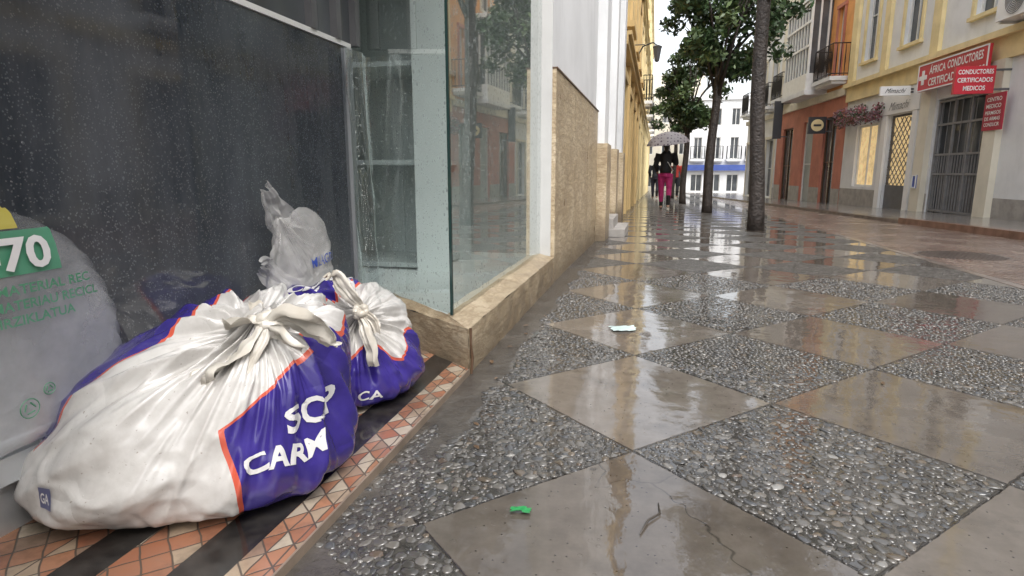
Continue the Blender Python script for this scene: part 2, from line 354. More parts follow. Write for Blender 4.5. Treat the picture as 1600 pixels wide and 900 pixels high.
# ---------------------------------------------------------------- facades
class Fac:
    def __init__(s,p0,d,nn): s.p0=np.array(p0,float);s.d=np.array(d,float);s.n=np.array(nn,float)
    def pt(s,u,w,z):
        q=s.p0+s.d*u+s.n*w;return (q[0],q[1],z)
    def hx(s,g,u0,u1,w0,w1,z0,z1,m=0):
        g.hexa([s.pt(u0,w0,z0),s.pt(u1,w0,z0),s.pt(u1,w1,z0),s.pt(u0,w1,z0),s.pt(u0,w0,z1),s.pt(u1,w0,z1),s.pt(u1,w1,z1),s.pt(u0,w1,z1)],m)
    def box(s,name,u0,u1,w0,w1,z0,z1,mat,parent=None,**kw):
        g=Geo();s.hx(g,u0,u1,w0,w1,z0,z1);return g.make(name,[mat],parent,**kw)
    def wall(s,name,u0,u1,z0,z1,ops,mat,parent,depth=.22,D=5,w=0,zsplit=None):
        us=sorted(set([u0,u1]+[o[0] for o in ops]+[o[1] for o in ops]));zs=sorted(set([z0,z1]+[o[2] for o in ops]+[o[3] for o in ops]+([zsplit] if zsplit else [])))
        g=Geo()
        for i in range(len(us)-1):
            for j in range(len(zs)-1):
                cu=(us[i]+us[i+1])/2;cz=(zs[j]+zs[j+1])/2
                if any(o[0]<cu<o[1] and o[2]<cz<o[3] for o in ops): continue
                m=1 if (zsplit and cz<zsplit) else 0
                g.add([s.pt(us[i],w,zs[j]),s.pt(us[i+1],w,zs[j]),s.pt(us[i+1],w,zs[j+1]),s.pt(us[i],w,zs[j+1])],[(0,1,2,3)],m)
        for o in ops:
            a,b,c,d=o[:4];q=lambda u,ww,z:s.pt(u,ww,z)
            for (A,B) in (((a,c),(b,c)),((b,c),(b,d)),((b,d),(a,d)),((a,d),(a,c))):
                g.add([q(A[0],w,A[1]),q(B[0],w,B[1]),q(B[0],w-depth,B[1]),q(A[0],w-depth,A[1])],[(0,1,2,3)],0)
        q=s.pt
        g.add([q(u0,w,z0),q(u0,w-D,z0),q(u0,w-D,z1),q(u0,w,z1)],[(0,1,2,3)],0)
        g.add([q(u1,w,z0),q(u1,w-D,z0),q(u1,w-D,z1),q(u1,w,z1)],[(0,1,2,3)],0)
        g.add([q(u0,w,z1),q(u0,w-D,z1),q(u1,w-D,z1),q(u1,w,z1)],[(0,1,2,3)],0)
        g.add([q(u0,w-D,z0),q(u0,w-D,z1),q(u1,w-D,z1),q(u1,w-D,z0)],[(0,1,2,3)],0)
        return g.make(name,mat if isinstance(mat,list) else [mat],parent)
    def win(s,u0,u1,z0,z1,parent,fm,pm,inset=.17,mull=1,bars=1,fw=.07,name="window"):
        g=Geo();g.add([s.pt(u0,-inset,z0),s.pt(u1,-inset,z0),s.pt(u1,-inset,z1),s.pt(u0,-inset,z1)],[(0,1,2,3)])
        w=g.make(name,[pm],parent)
        g=Geo();a,b=-inset+.006,-inset+.06
        s.hx(g,u0,u0+fw,a,b,z0,z1);s.hx(g,u1-fw,u1,a,b,z0,z1);s.hx(g,u0+fw,u1-fw,a,b,z0,z0+fw);s.hx(g,u0+fw,u1-fw,a,b,z1-fw,z1)
        for i in range(mull):
            c=u0+(u1-u0)*(i+1)/(mull+1);s.hx(g,c-fw*.4,c+fw*.4,a,b-.005,z0+fw,z1-fw)
        for i in range(bars):
            c=z0+(z1-z0)*(i+1)/(bars+1);s.hx(g,u0+fw,u1-fw,a,b-.012,c-fw*.3,c+fw*.3)
        g.make("frame",[fm],w);return w
    def surround(s,u0,u1,z0,z1,parent,m,t=.14,w=.06,sill=True):
        g=Geo();s.hx(g,u0-t,u0,.003,w,z0,z1);s.hx(g,u1,u1+t,.003,w,z0,z1);s.hx(g,u0-t*1.3,u1+t*1.3,.003,w+.03,z1,z1+t)
        if sill: s.hx(g,u0-t*1.3,u1+t*1.3,.003,w+.06,z0-.1,z0)
        return g.make("window_surround",[m],parent)
    def balcony(s,u0,u1,z,proj,parent,h=1.25,slabm=None,step=.14):
        g=Geo();s.hx(g,u0,u1,.003,proj,z-.16,z);s.hx(g,u0+.1,u1-.1,.003,proj-.12,z-.28,z-.16)
        b=g.make("balcony",[slabm or M['white']],parent);g=Geo();q=s.pt
        for (A,B) in ((q(u0+.04,.0,0),q(u0+.04,proj-.05,0)),(q(u0+.04,proj-.05,0),q(u1-.04,proj-.05,0)),(q(u1-.04,proj-.05,0),q(u1-.04,0,0))):
            A=Vector(A);B=Vector(B);L=(B-A).length;nn=max(2,int(L/step))
            for zz in (z+.1,z+h): g.tube([A+Vector((0,0,zz)),B+Vector((0,0,zz))],.022,4)
            for i in range(nn+1):
                p=A.lerp(B,i/nn);g.tube([p+Vector((0,0,z)),p+Vector((0,0,z+h*.5)),p+Vector((0,0,z+h))],[.012,.024,.012],4)
        g.make("railing",[M['black']],b);return b
def text_mesh(s,size,bold=.0,maxlen=None,shear=0):
    cu=bpy.data.curves.new("t",'FONT');cu.body=s;cu.size=1;cu.offset=bold;cu.resolution_u=3;cu.shear=shear
    o=bpy.data.objects.new("t",cu);col.objects.link(o);dg=bpy.context.evaluated_depsgraph_get();me=bpy.data.meshes.new_from_object(o.evaluated_get(dg))
    bm=bmesh.new();bm.from_mesh(me);bmesh.ops.triangulate(bm,faces=bm.faces)
    bmesh.ops.remove_doubles(bm,verts=bm.verts,dist=1e-5)
    if maxlen:
        for _ in range(6):
            es=[e for e in bm.edges if e.calc_length()>maxlen]
            if not es:break
            bmesh.ops.subdivide_edges(bm,edges=es,cuts=1);bmesh.ops.triangulate(bm,faces=bm.faces)
    bm.verts.index_update();V=np.array([v.co[:2] for v in bm.verts]);F=[[v.index for v in f.verts] for f in bm.faces];bm.free()
    bpy.data.objects.remove(o);bpy.data.curves.remove(cu);bpy.data.meshes.remove(me)
    mn=V.min(0);mx=V.max(0);V=V-mn
    return V,F,(mx-mn)
def text(name,s,c,u,v,w,h,mat,parent,off=.012,bold=.02,shear=0):
    V,F,d=text_mesh(s,1,bold,None,shear);u=np.array(u,float);u/=np.linalg.norm(u);v=np.array(v,float);nn=np.cross(u,v)
    c=np.array(c)+nn*off
    P3=[c+u*((p[0]/d[0]-.5)*w)+v*((p[1]/d[1]-.5)*h) for p in V]
    return mk(name,P3,F,mat,parent)
# ================ LEFT: shop building
sh=empty("shop_building",-.87,4,0,label="white corner shop building with beige stone base and wet display window",category="building")
def noisy_quad(g,a,b,c,d,n1,n2,amp,seed):
    a,b,c,d=map(Vector,(a,b,c,d));nn=(b-a).cross(d-a).normalized();V=[]
    for j in range(n2+1):
        for i in range(n1+1):
            p=a.lerp(b,i/n1).lerp(d.lerp(c,i/n1),j/n2);V.append(p+nn*amp*noise.noise(p*9+Vector((seed,0,0))))
    g.add(V,[(j*(n1+1)+i,j*(n1+1)+i+1,(j+1)*(n1+1)+i+1,(j+1)*(n1+1)+i) for j in range(n2) for i in range(n1)])
g=Geo()
O=[(-1.78,3.462),(-.87,2.79),(-.87,5.42)];I=[(-1.78,3.60),(-1.03,2.93),(-1.03,5.42)]
for i in range(2):
    a,b,c,d=O[i],O[i+1],I[i+1],I[i]
    noisy_quad(g,(a[0],a[1],-.05),(b[0],b[1],-.05),(b[0],b[1],.235),(a[0],a[1],.235),60,10,.012,0)
    noisy_quad(g,(a[0],a[1],.235),(b[0],b[1],.235),(c[0],c[1],.27),(d[0],d[1],.27),60,5,.008,0)
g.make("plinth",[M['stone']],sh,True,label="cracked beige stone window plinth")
g=Geo();g.tube([(-.862,2.805,.0),(-.86,2.815,.08),(-.862,2.80,.16),(-.864,2.81,.236)],[.006,.009,.005,.008],6);g.make("plinth_crack_gap",[M['wood']],sh)
g=Geo();g.add([(-1.78,3.60,.262),(-1.03,2.93,.262),(-1.03,5.42,.262),(-3.2,5.42,.262),(-3.2,3.60,.262)],[(0,1,2,3,4)]);g.make("display_floor",[M['mint']],sh)
g=Geo();g.add([(-1.78,3.56,.27),(-1.0,2.93,.27),(-1.0,2.93,3.4),(-1.78,3.56,3.4)],[(0,1,2,3)]);g.make("display_glass",[M['glass']],sh)
g=Geo();g.add([(-1.0,2.935,.27),(-1.0,5.42,.27),(-1.0,5.42,3.4),(-1.0,2.935,3.4)],[(0,1,2,3)]);g.make("display_glass",[M['glass']],sh)
n=NT('glass_edge');M['gedge']=n.p(color=(.02,.045,.042),rough=.1)
g=Geo();g.box(-1.007,-.993,2.917,2.932,.27,3.4);g.make("glass_corner_edge",[M['gedge']],sh)
g=Geo()
g.add([(-3.2,3.3,.2),(-3.2,5.42,.2),(-3.2,5.42,3.4),(-3.2,3.3,3.4)],[(0,1,2,3)])
g.add([(-3.2,5.415,.2),(-1.03,5.415,.2),(-1.03,5.415,3.4),(-3.2,5.415,3.4)],[(0,1,2,3)])
g.add([(-3.2,3.3,3.4),(-1.0,3.3,3.4),(-1.0,5.42,3.4),(-3.2,5.42,3.4)],[(0,1,2,3)])
g.make("interior_wall",[M['intgrey']],sh)
sf=empty("shelf_unit",-1.9,4.5,.262,label="pale mint display shelf unit inside the shop window",category="shelves")
g=Geo();g.box(-1.72,-1.47,4.25,4.29,.262,3.3);g.make("side_panel",[M['mint']],sf)
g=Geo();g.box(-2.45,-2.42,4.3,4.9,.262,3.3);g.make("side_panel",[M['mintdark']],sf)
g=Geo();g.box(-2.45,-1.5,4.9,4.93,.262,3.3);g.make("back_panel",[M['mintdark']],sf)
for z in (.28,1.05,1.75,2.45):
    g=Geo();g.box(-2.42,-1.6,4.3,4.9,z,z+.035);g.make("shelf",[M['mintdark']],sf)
g=Geo();g.box(-1.6,-.905,5.425,9.4,-.3,9);g.make("wall",[M['white']],sh)
for (a,b) in ((5.43,6.75),(6.756,8.07),(8.076,9.38)):
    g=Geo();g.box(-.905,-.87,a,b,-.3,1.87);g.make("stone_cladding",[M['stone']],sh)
g=Geo();g.box(-.905,-.86,5.427,9.39,1.87,1.885);g.make("cladding_cap",[M['wood']],sh)
g=Geo();g.box(-1.0,-.905,5.415,5.425,.25,3.4);g.make("window_jamb",[M['jamb']],sh)
g=Geo();g.box(-3.2,-.905,-2.5,5.42,3.42,9);g.make("upper_wall",[M['white']],sh)
g=Geo();g.box(-3.2,-.87,-2.5,.1,-.1,3.4);g.make("end_pier",[M['stone']],sh)
dr_=empty("shop_door",-1.72,2,0.03,label="dark rain spotted glass shop door with white rails",category="door")
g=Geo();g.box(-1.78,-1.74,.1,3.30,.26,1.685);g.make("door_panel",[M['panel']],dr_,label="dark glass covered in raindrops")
g=Geo();g.box(-1.78,-1.72,3.305,3.36,.26,1.685);g.make("edge_profile",[M['alu']],dr_)
g=Geo();g.box(-1.78,-1.73,.1,3.37,1.69,1.715);g.make("top_rail",[M['whiteframe']],dr_)
g=Geo();g.box(-1.79,-1.68,.1,3.37,.03,.17);g.make("bottom_rail",[M['alu']],dr_)
g=Geo();g.box(-1.785,-1.655,.1,3.37,.175,.25);g.make("rail_ledge",[M['alu']],dr_)
g=Geo();g.box(-1.80,-1.76,.1,3.5,1.72,3.4);g.make("upper_pane",[M['pane']],dr_)
for y in (2.95,3.2,3.42):
    g=Geo();g.box(-1.77,-1.72,y,y+.05,1.716,3.4);g.make("upper_frame",[M['greyiron']],dr_)
N=40
V=[];F=[]
for j in range(N+1):
    z=.25+1.42*j/N
    for i in range(9):
        t=i/8;V.append((-1.69+.02*sin(t*9+z*2)+.01*noise.noise(Vector((t*3,z*4,1))),3.22+.32*t+.015*noise.noise(Vector((0,z*3,t))),z))
F=[(j*9+i,j*9+i+1,j*9+i+10,j*9+i+9) for j in range(N) for i in range(8)]
mk("plastic_edge_strip",V,F,M['film'],dr_,True)
g=Geo();g.add([(-.87,-.5,.03),(-.87,2.79,.03),(-1.79,3.47,.03),(-1.79,-.5,.03)],[(0,1,2,3)])
g.make("entrance_floor",[M['mosaic']],kind="structure",label="wet terracotta mosaic threshold with black bands")
g=Geo();g.box(-.873,-.866,-.5,2.79,-.02,.031);g.make("threshold_edge",[M['edge']],kind="structure",label="thin brown edge strip of the mosaic threshold")
wb=empty("white_house",-.85,12,gz(12),label="white house with beige stone pillar bases and stone step",category="building")
LF2=Fac((-.97,0),(0,1),(1,0))
ops=[(10.55,11.6,-.2,3.6),(12.8,13.8,1.2,3.8)]
LF2.wall("wall",9.45,15,-.4,12,ops,M['white'],wb,D=3)
LF2.win(10.55,11.6,-.2,3.6,wb,M['wood'],M['pane'],name="door");LF2.win(12.8,13.8,1.2,3.8,wb,M['wood'],M['pane'])
for (a,b) in ((9.5,10.3),(11.9,12.5),(14.2,14.9)):
    g=Geo();LF2.hx(g,a,b,.003,.24,-.4,1.42);g.make("pillar_base",[M['stone']],wb)
    g=Geo();LF2.hx(g,a+.04,b-.04,.003,.19,1.42,11.8);g.make("pilaster",[M['white']],wb)
g=Geo();LF2.hx(g,10.35,11.85,.003,.5,gz(11)-.05,gz(11)+.13);LF2.hx(g,10.45,11.8,.003,.3,gz(11)+.13,gz(11)+.3);g.make("door_step",[M['stonegrey']],wb)
def leftbuilding(y0,y1,mw,mt,label,seed,bal=True):
    random.seed(seed);e=empty("townhouse",-.87,(y0+y1)/2,gz(y0),label=label,category="building")
    F_=Fac((-.95,0),(0,1),(1,0));ops=[];nb=max(2,int((y1-y0)/3.2))
    for i in range(nb):
        c=y0+(i+.5)*(y1-y0)/nb;ops.append((c-.7,c+.7,gz(c)+.05,gz(c)+3.5))
        for k in (0,1): ops.append((c-.55,c+.55,4.6+k*4,7.3+k*4))
    F_.wall("wall",y0,y1,-1.6,13.5,ops,[mw,M['stonegrey']],e,D=3,zsplit=gz(y1)+.9)
    for q,o in enumerate(ops):
        F_.win(*o,e,M['wood'] if o[2]<2 else M['whiteframe'],M['pane']);F_.surround(*o,e,mt,t=.2,w=.1,sill=False)
        if 2<o[2]<6 and bal and (q//3)%2==1: F_.balcony(o[0]-.35,o[1]+.35,o[2]-.02,.62,e)
        elif 2<o[2]: F_.box("window_ledge",o[0]-.3,o[1]+.3,.003,.3,o[2]-.16,o[2]-.02,mt,e)
    for k in range(nb+1):
        c=y0+.2+(y1-y0-.4)*k/nb;F_.box("pilaster",c-.16,c+.16,.003,.14,-1.6,13,mt,e)
    for z in (4.1,8.2,13.3):
        g=Geo();F_.hx(g,y0,y1,.003,.2,z-.2,z);F_.hx(g,y0,y1,.003,.28,z,z+.09);g.make("cornice",[mt],e)
    return e
leftbuilding(15.05,28,M['yellow'],M['ochre'],"yellow townhouse with ochre pilasters and window ledges",1,bal=False)
leftbuilding(28.05,44,M['cream'],M['paleyellow'],"cream townhouse with pale yellow trim and balconies",2)
leftbuilding(44.05,72,M['white'],M['paleyellow'],"white townhouse with pale yellow trim down the street",4)
wl=empty("wall_lamp",-.8,20,4.4,label="black iron bracket lamp on the yellow townhouse",category="street lamp")
g=Geo();g.tube([(-.85,20,4.2),(-.55,20,4.75),(-.25,20,4.85),(-.12,20,4.75)],.022,6);g.tube([(-.85,20,4.8),(-.5,20,4.8)],.016,6);g.make("bracket",[M['black']],wl)
g=Geo();g.tube([(-.12,20,4.78),(-.12,20,4.72),(-.12,20,4.68),(-.12,20,4.32),(-.12,20,4.28)],[.03,.16,.14,.08,.03],6);g.make("lantern",[M['greyiron']],wl)
# ================ RIGHT buildings
RF=Fac((9.776,0),(-.09,1),(-.996,-.0896))
ZT=13
rb=empty("clinic_building",8,21,-.2,label="white corner building with yellow cornice, gate and red signs",category="building")
ops=[(18.25,20.75,-.3,3.05),(22.0,23.7,-.35,2.85),(24.5,26.3,.45,2.7),(18.3,19.4,5.0,8.2),(22.2,23.3,5.0,8.2),(25.3,26.3,5.0,8.2)]
RF.wall("wall",15.2,27.45,-.6,ZT,ops,[M['white'],M['stonegrey']],rb,D=6,zsplit=.35)
g=Geo();RF.hx(g,15.2,27.45,.003,.1,3.68,4.2);RF.hx(g,15.2,27.45,.003,.26,4.2,4.36);g.make("cornice",[M['paleyellow']],rb)
for (a,b) in ((16.9,17.3),(20.9,21.35),(24.2,24.6),(26.9,27.4)): RF.box("pilaster",a,b,.003,.12,4.365,ZT-.1,M['paleyellow'],rb)
for (a,b) in ((17.6,18.1),(20.85,21.4)): RF.box("pillar",a,b,.003,.16,-.5,3.67,M['cream'],rb)
for o in ops[3:]: RF.win(*o,rb,M['whiteframe'],M['pane']);RF.surround(*o,rb,M['paleyellow'])
g=Geo();g.add([RF.pt(18.25,-.2,-.3),RF.pt(20.75,-.2,-.3),RF.pt(20.75,-.2,3.05),RF.pt(18.25,-.2,3.05)],[(0,1,2,3)]);gt=g.make("gate_door",[M['pane']],rb)
g=Geo()
for i in range(19):
    u=18.3+2.4*i/18;g.tube([RF.pt(u,-.08,-.2),RF.pt(u,-.08,3.0 if i%6==0 else 1.5)],.02 if i%6 else .045,5)
for z in (-.15,.9,1.45,2.3,2.95): RF.hx(g,18.27,20.73,-.11,-.05,z,z+.06)
for i in range(7):
    u=18.6+1.95*i/6;g.tube([RF.pt(u,-.08,1.5),RF.pt(u,-.08,2.95)],.012,4)
g.make("gate_bars",[M['gateiron']],gt)
g=Geo();RF.hx(g,18.6,20.4,-.15,-.12,-.2,.9);g.make("gate_lower_panel",[M['greyiron']],gt)
RF.box("shop_fascia",21.6,24.1,.003,.1,2.88,3.62,M['signwhite'],rb)
RF.box("shop_frame",21.7,21.98,.003,.09,-.4,2.87,M['signwhite'],rb);RF.box("shop_frame",23.72,24.05,.003,.09,-.4,2.87,M['signwhite'],rb)
w_=RF.win(22.0,23.7,-.35,2.85,rb,M['greyiron'],M['warm'],mull=0,bars=0,name="lattice_door")
g=Geo()
for i in range(-10,12):
    u=22.0+i*.28
    for s_ in (1,-1):
        A0,B0=u,u+s_*2.2
        lo,hi=22.05,23.65
        ta=(lo-A0)/(B0-A0);tb_=(hi-A0)/(B0-A0);t0=max(0,min(ta,tb_));t1=min(1,max(ta,tb_))
        if t1-t0>.05: g.tube([RF.pt(A0+(B0-A0)*t0,-.09,.55+2.2*t0),RF.pt(A0+(B0-A0)*t1,-.09,.55+2.2*t1)],.016,4)
RF.hx(g,22.05,23.65,-.11,-.07,-.3,.55)
g.make("lattice",[M['greyiron']],w_)
RF.win(24.5,26.3,.45,2.7,rb,M['whiteframe'],M['warm'],mull=1,bars=0)
ud=np.array([.09,-1,0]);vz=(0,0,1)
text("shop_name_lettering","Mimachi",RF.pt(22.85,.1,3.12),ud,vz,1.4,.26,M['signblack'],rb,off=.02,bold=-.01,shear=.6)
def sign(name,u0,u1,z0,z1,mat,lines,lab,tm=None,w0=.12,th=.07,border=True):
    e=empty(name,*RF.pt((u0+u1)/2,w0,z0),label=lab,category="sign")
    RF.box("sign_board",u0,u1,w0,w0+th,z0,z1,mat,e)
    for (s,cu,cz,ww,hh) in lines: text("lettering",s,RF.pt(cu,w0+th,cz),ud,vz,ww,hh,tm or M['signwhite'],e)
    if border:
        g=Geo();b=.035
        for q in ((u0,u1,z0,z0+b),(u0,u1,z1-b,z1),(u0,u0+b,z0+b,z1-b),(u1-b,u1,z0+b,z1-b)): RF.hx(g,q[0],q[1],w0+th+.002,w0+th+.02,q[2],q[3])
        g.make("sign_border",[M['signwhite']],e)
    return e
e=sign("clinic_sign",17.95,21.3,3.32,4.08,M['red'],[("ÁFRICA",20.25,3.88,.85,.26),("CONDUCTORES",18.95,3.87,1.6,.22),("CERTIFICADOS",19.85,3.53,1.65,.22),("MÉDICOS",18.5,3.54,.9,.25)],"long red wall sign with white lettering above the gate",w0=.28)
g=Geo();RF.hx(g,20.8,21.2,.352,.37,3.64,3.76);RF.hx(g,20.94,21.06,.353,.372,3.5,3.9);g.make("white_cross",[M['signwhite']],e)
sign("wall_plaque",17.35,18.12,2.0,2.88,M['wine'],[("CENTRO",17.73,2.74,.58,.1),("MEDICO",17.73,2.58,.58,.1),("PERMISOS",17.73,2.42,.6,.09),("DE ARMAS",17.73,2.28,.6,.09),("CONDUCIR",17.73,2.14,.6,.09)],"small wine red plaque with white lines of text",w0=.165,th=.03,border=False)
def psign(name,yc,x0,x1,z0,z1,mat,lines,lab,tm,shear=0):
    e=empty(name,(x0+x1)/2,yc,z0,label=lab,category="sign")
    g=Geo();g.box(x0,x1,yc,yc+.12,z0,z1);g.make("sign_board",[mat],e)
    for (s,cz,hh,wf) in lines: text("lettering",s,((x0+x1)/2,yc,cz),(1,0,0),(0,0,1),(x1-x0)*wf,hh,tm,e,shear=shear,bold=.02 if not shear else 0)
    g=Geo();g.box(x1-.02,x1+.35,yc+.03,yc+.08,z1-.12,z1-.07);g.make("bracket",[M['greyiron']],e)
    g=Geo();g.box(x1-.02,x1+.35,yc+.03,yc+.08,z0+.07,z0+.12);g.make("bracket",[M['greyiron']],e)
    return e
psign("projecting_clinic_sign",17.55,7.0,7.85,2.86,3.5,M['red'],[("CONDUCTORES",3.37,.11,.88),("CERTIFICADOS",3.18,.11,.88),("MEDICOS",2.99,.11,.55)],"square red projecting sign with three lines of text",M['signwhite'])
psign("projecting_shop_sign",22.0,6.75,7.6,3.34,3.62,M['signwhite'],[("Mimachi",3.48,.14,.7)],"white projecting sign board with cursive shop name",M['signblack'],shear=.6)
ac=empty("air_conditioner",*RF.pt(17,.3,3.9),label="white outdoor air conditioning unit on wall brackets",category="air conditioner")
g=Geo();RF.hx(g,16.3,17.35,.15,.65,4.42,5.2);g.make("casing",[M['signwhite']],ac)
g=Geo();c=Vector(RF.pt(16.7,.67,4.81))
for k in range(8):
    r=.05+.04*k;g.tube([c+Vector((.09*r*cos(t),-r*cos(t),r*sin(t))) for t in np.linspace(0,2*pi,25)],.008,4,cap=False)
g.make("fan_grille",[M['greyiron']],ac)
for u in (16.4,17.2): RF.box("bracket",u,u+.06,.02,.62,4.36,4.415,M['alu'],ac)
sign("blue_notice",21.05,21.3,.5,.9,M['bluesign'],[],"small blue and white notice on the pillar",w0=.162,th=.02)
def leafcloud(name,centers,rad,nper,size,mats,parent=None,**kw):
    V=[];F=[];mi=[]
    for c in centers:
        m=rng.integers(0,len(mats))
        for k in range(nper):
            d=rng.normal(size=3);d/=np.linalg.norm(d);p=np.array(c)+d*rad*rng.random()**.45*np.array([1,1,.75])
            a=rng.normal(size=3);a/=np.linalg.norm(a);b=np.cross(a,rng.normal(size=3));b/=np.linalg.norm(b)
            s1=size*rng.uniform(.6,1.2);i=len(V);V+=[p-a*s1,p+b*s1*.45,p+a*s1,p-b*s1*.45];F.append((i,i+1,i+2,i+3));mi.append(m if rng.random()<.7 else rng.integers(0,len(mats)))
    return mk(name,V,F,mats,parent,mi=mi,**kw)
M['leafd']=plain('dark_leaf',(.04,.075,.03),.4,.3,3);M['leafm']=plain('mid_leaf',(.065,.11,.04),.4,.3,3);M['leafl']=plain('light_leaf',(.10,.15,.055),.4,.3,3)
M['pink']=plain('pink_flower',(.36,.12,.15),.6,.3,5);M['mauve']=plain('mauve_flower',(.26,.16,.18),.6,.3,5)
cs=[RF.pt(23.9+3.6*random.random(),.12+.35*random.random(),2.8+.5*random.random()) for _ in range(38)]
fl=leafcloud("flower_garland",cs,.22,50,.06,[M['pink'],M['mauve'],M['mauve'],M['leafm'],M['wood']],label="hanging garland of pink and mauve flowers above shop window",category="plant")
ob_=empty("salmon_building",6.9,32,-.4,label="salmon and orange building with glazed bay window balcony",category="building")
ops=[(28.4,29.9,-.5,3.3),(31.2,32.6,-.6,3.3),(34.2,35.9,-.6,3.2),(28.6,29.2,4.9,7.6),(35.2,36.2,4.9,7.9),(28.6,29.2,9,11.2),(35.2,36.2,9,11.5),(31.5,32.8,9,11.5)]
RF.wall("wall",27.5,37,-.9,4.1,ops[:3],[M['salmon'],M['stonegrey']],ob_,D=6,zsplit=.3)
RF.wall("upper_wall",27.5,37,4.1,14,ops[3:],[M['orange']],ob_,D=6)
RF.win(*ops[0],ob_,M['wood'],M['pane'],name="door");RF.win(*ops[1],ob_,M['whiteframe'],M['intgrey'],name="door",mull=0);RF.win(*ops[2],ob_,M['wood'],M['pane'])
for o in ops[3:]: RF.win(*o,ob_,M['whiteframe'],M['pane']);RF.surround(*o,ob_,M['salmon'] if o[0]<30 else M['cream'])
g=Geo();RF.hx(g,27.5,37,.003,.14,4.0,4.3);g.make("cornice",[M['cream']],ob_)
RF.box("cream_facade_strip",33.6,36.95,.003,.05,4.31,13.9,M['cream'],ob_)
g=Geo();RF.hx(g,29.9,33.5,.003,.95,4.3,4.5);mb=g.make("bay_window",[M['white']],ob_)
g=Geo();RF.hx(g,30.05,33.35,.003,.8,4.51,8.2);g.make("bay_glazing",[M['pane']],mb)
g=Geo()
for i in range(9):
    u=30.03+3.28*i/8;RF.hx(g,u,u+.09,.8,.86,4.5,8.2)
RF.hx(g,30.0,33.4,.862,.9,4.5,5.2)
for z in (6.3,7.3,8.1): RF.hx(g,30.0,33.4,.862,.9,z,z+.1)
for w in (.1,.45,.78):
    RF.hx(g,29.98,30.045,w,w+.07,4.5,8.2)
RF.hx(g,29.96,30.04,.0,.86,4.5,5.2)
RF.hx(g,29.9,33.5,.003,.95,8.25,8.45);g.make("bay_frame",[M['whiteframe']],mb)
RF.balcony(27.7,29.8,4.75,.7,ob_);RF.balcony(34.9,36.6,4.75,.6,ob_)
psign("black_vertical_sign",33.2,5.55,5.95,2.6,4.4,M['signblack'],[],"tall narrow black projecting sign",M['signwhite'])
rs_=psign("round_logo_sign",29.2,6.3,7.0,2.6,3.3,M['signblack'],[],"black box sign with yellow round emblem",M['signwhite'])
g=Geo();g.tube([(6.65,29.19,2.95),(6.65,29.17,2.95)],.25,20);t_=g.make("round_emblem",[M['paleyellow']],rs_)
g=Geo();g.box(6.5,6.8,29.15,29.165,2.91,2.99);g.make("emblem_bar",[M['signblack']],rs_)
def rightbuilding(y0,y1,mw,mt,label,seed,nb=3,h=12):
    e=empty("townhouse",*RF.pt((y0+y1)/2,0,gz(y0)),label=label,category="building");ops=[]
    for i in range(nb):
        c=y0+(i+.5)*(y1-y0)/nb;ops.append((c-.8,c+.8,gz(c)+.1,gz(c)+3.4))
        for k in (0,1): ops.append((c-.5,c+.5,4.6+k*4,7.3+k*4))
    RF.wall("wall",y0,y1,-1.6,h,ops,[mw,M['stonegrey']],e,D=5,zsplit=gz(y1)+.8)
    for o in ops: RF.win(*o,e,M['whiteframe'],M['pane']);RF.surround(*o,e,mt)
    for o in ops:
        if 4<o[2]<6: RF.balcony(o[0]-.3,o[1]+.3,o[2]-.02,.6,e)
    RF.box("cornice",y0,y1,.003,.16,3.95,4.2,mt,e);RF.box("cornice",y0,y1,.003,.3,h-.3,h,mt,e)
    return e
rightbuilding(37.05,44,M['white'],M['cream'],"white townhouse with cream trim and small balconies",5)
rightbuilding(-14,4.9,M['cream'],M['white'],"cream townhouse across the road with white trim",7,nb=5)
rightbuilding(4.95,15.15,M['white'],M['paleyellow'],"white townhouse with pale yellow window surrounds",8,nb=3)
EF=Fac((0,64),(1,0),(0,-1))
eb=empty("corner_house",6,64,gz(64),label="white three storey corner house with blue shop sign",category="building")
ops=[]
for c in (3.9,5.6,7.3,9.0,10.7): ops+=[(c-.55,c+.55,-.95,.75),(c-.4,c+.4,2.2,4.3),(c-.4,c+.4,5.4,7.0)]
EF.wall("wall",2.9,20,-1.4,8.3,ops,[M['white']],eb,D=8)
for o in ops: EF.win(*o,eb,M['whiteframe'],M['pane'],bars=0)
for o in ops:
    if 2<o[2]<3: EF.balcony(o[0]-.3,o[1]+.3,o[2]-.02,.6,eb,step=.25)
g=Geo();EF.hx(g,2.9,20,.003,.2,7.8,8.1);g.make("cornice",[M['white']],eb)
EF.box("shop_fascia",2.95,13,.01,.5,1.1,1.65,M['fascia'],eb)
eb2=empty("distant_house",-2,76,gz(76),label="pale distant house closing the street",category="building")
EF2=Fac((0,76),(1,0),(0,-1));ops=[(c-.5,c+.5,z,z+2.4) for c in (-3,-1,1,3) for z in (-.8,3,6.6)]
EF2.wall("wall",-6,5,-1.6,12,ops,[M['cream']],eb2,D=5)
for o in ops: EF2.win(*o,eb2,M['whiteframe'],M['pane'],bars=0)
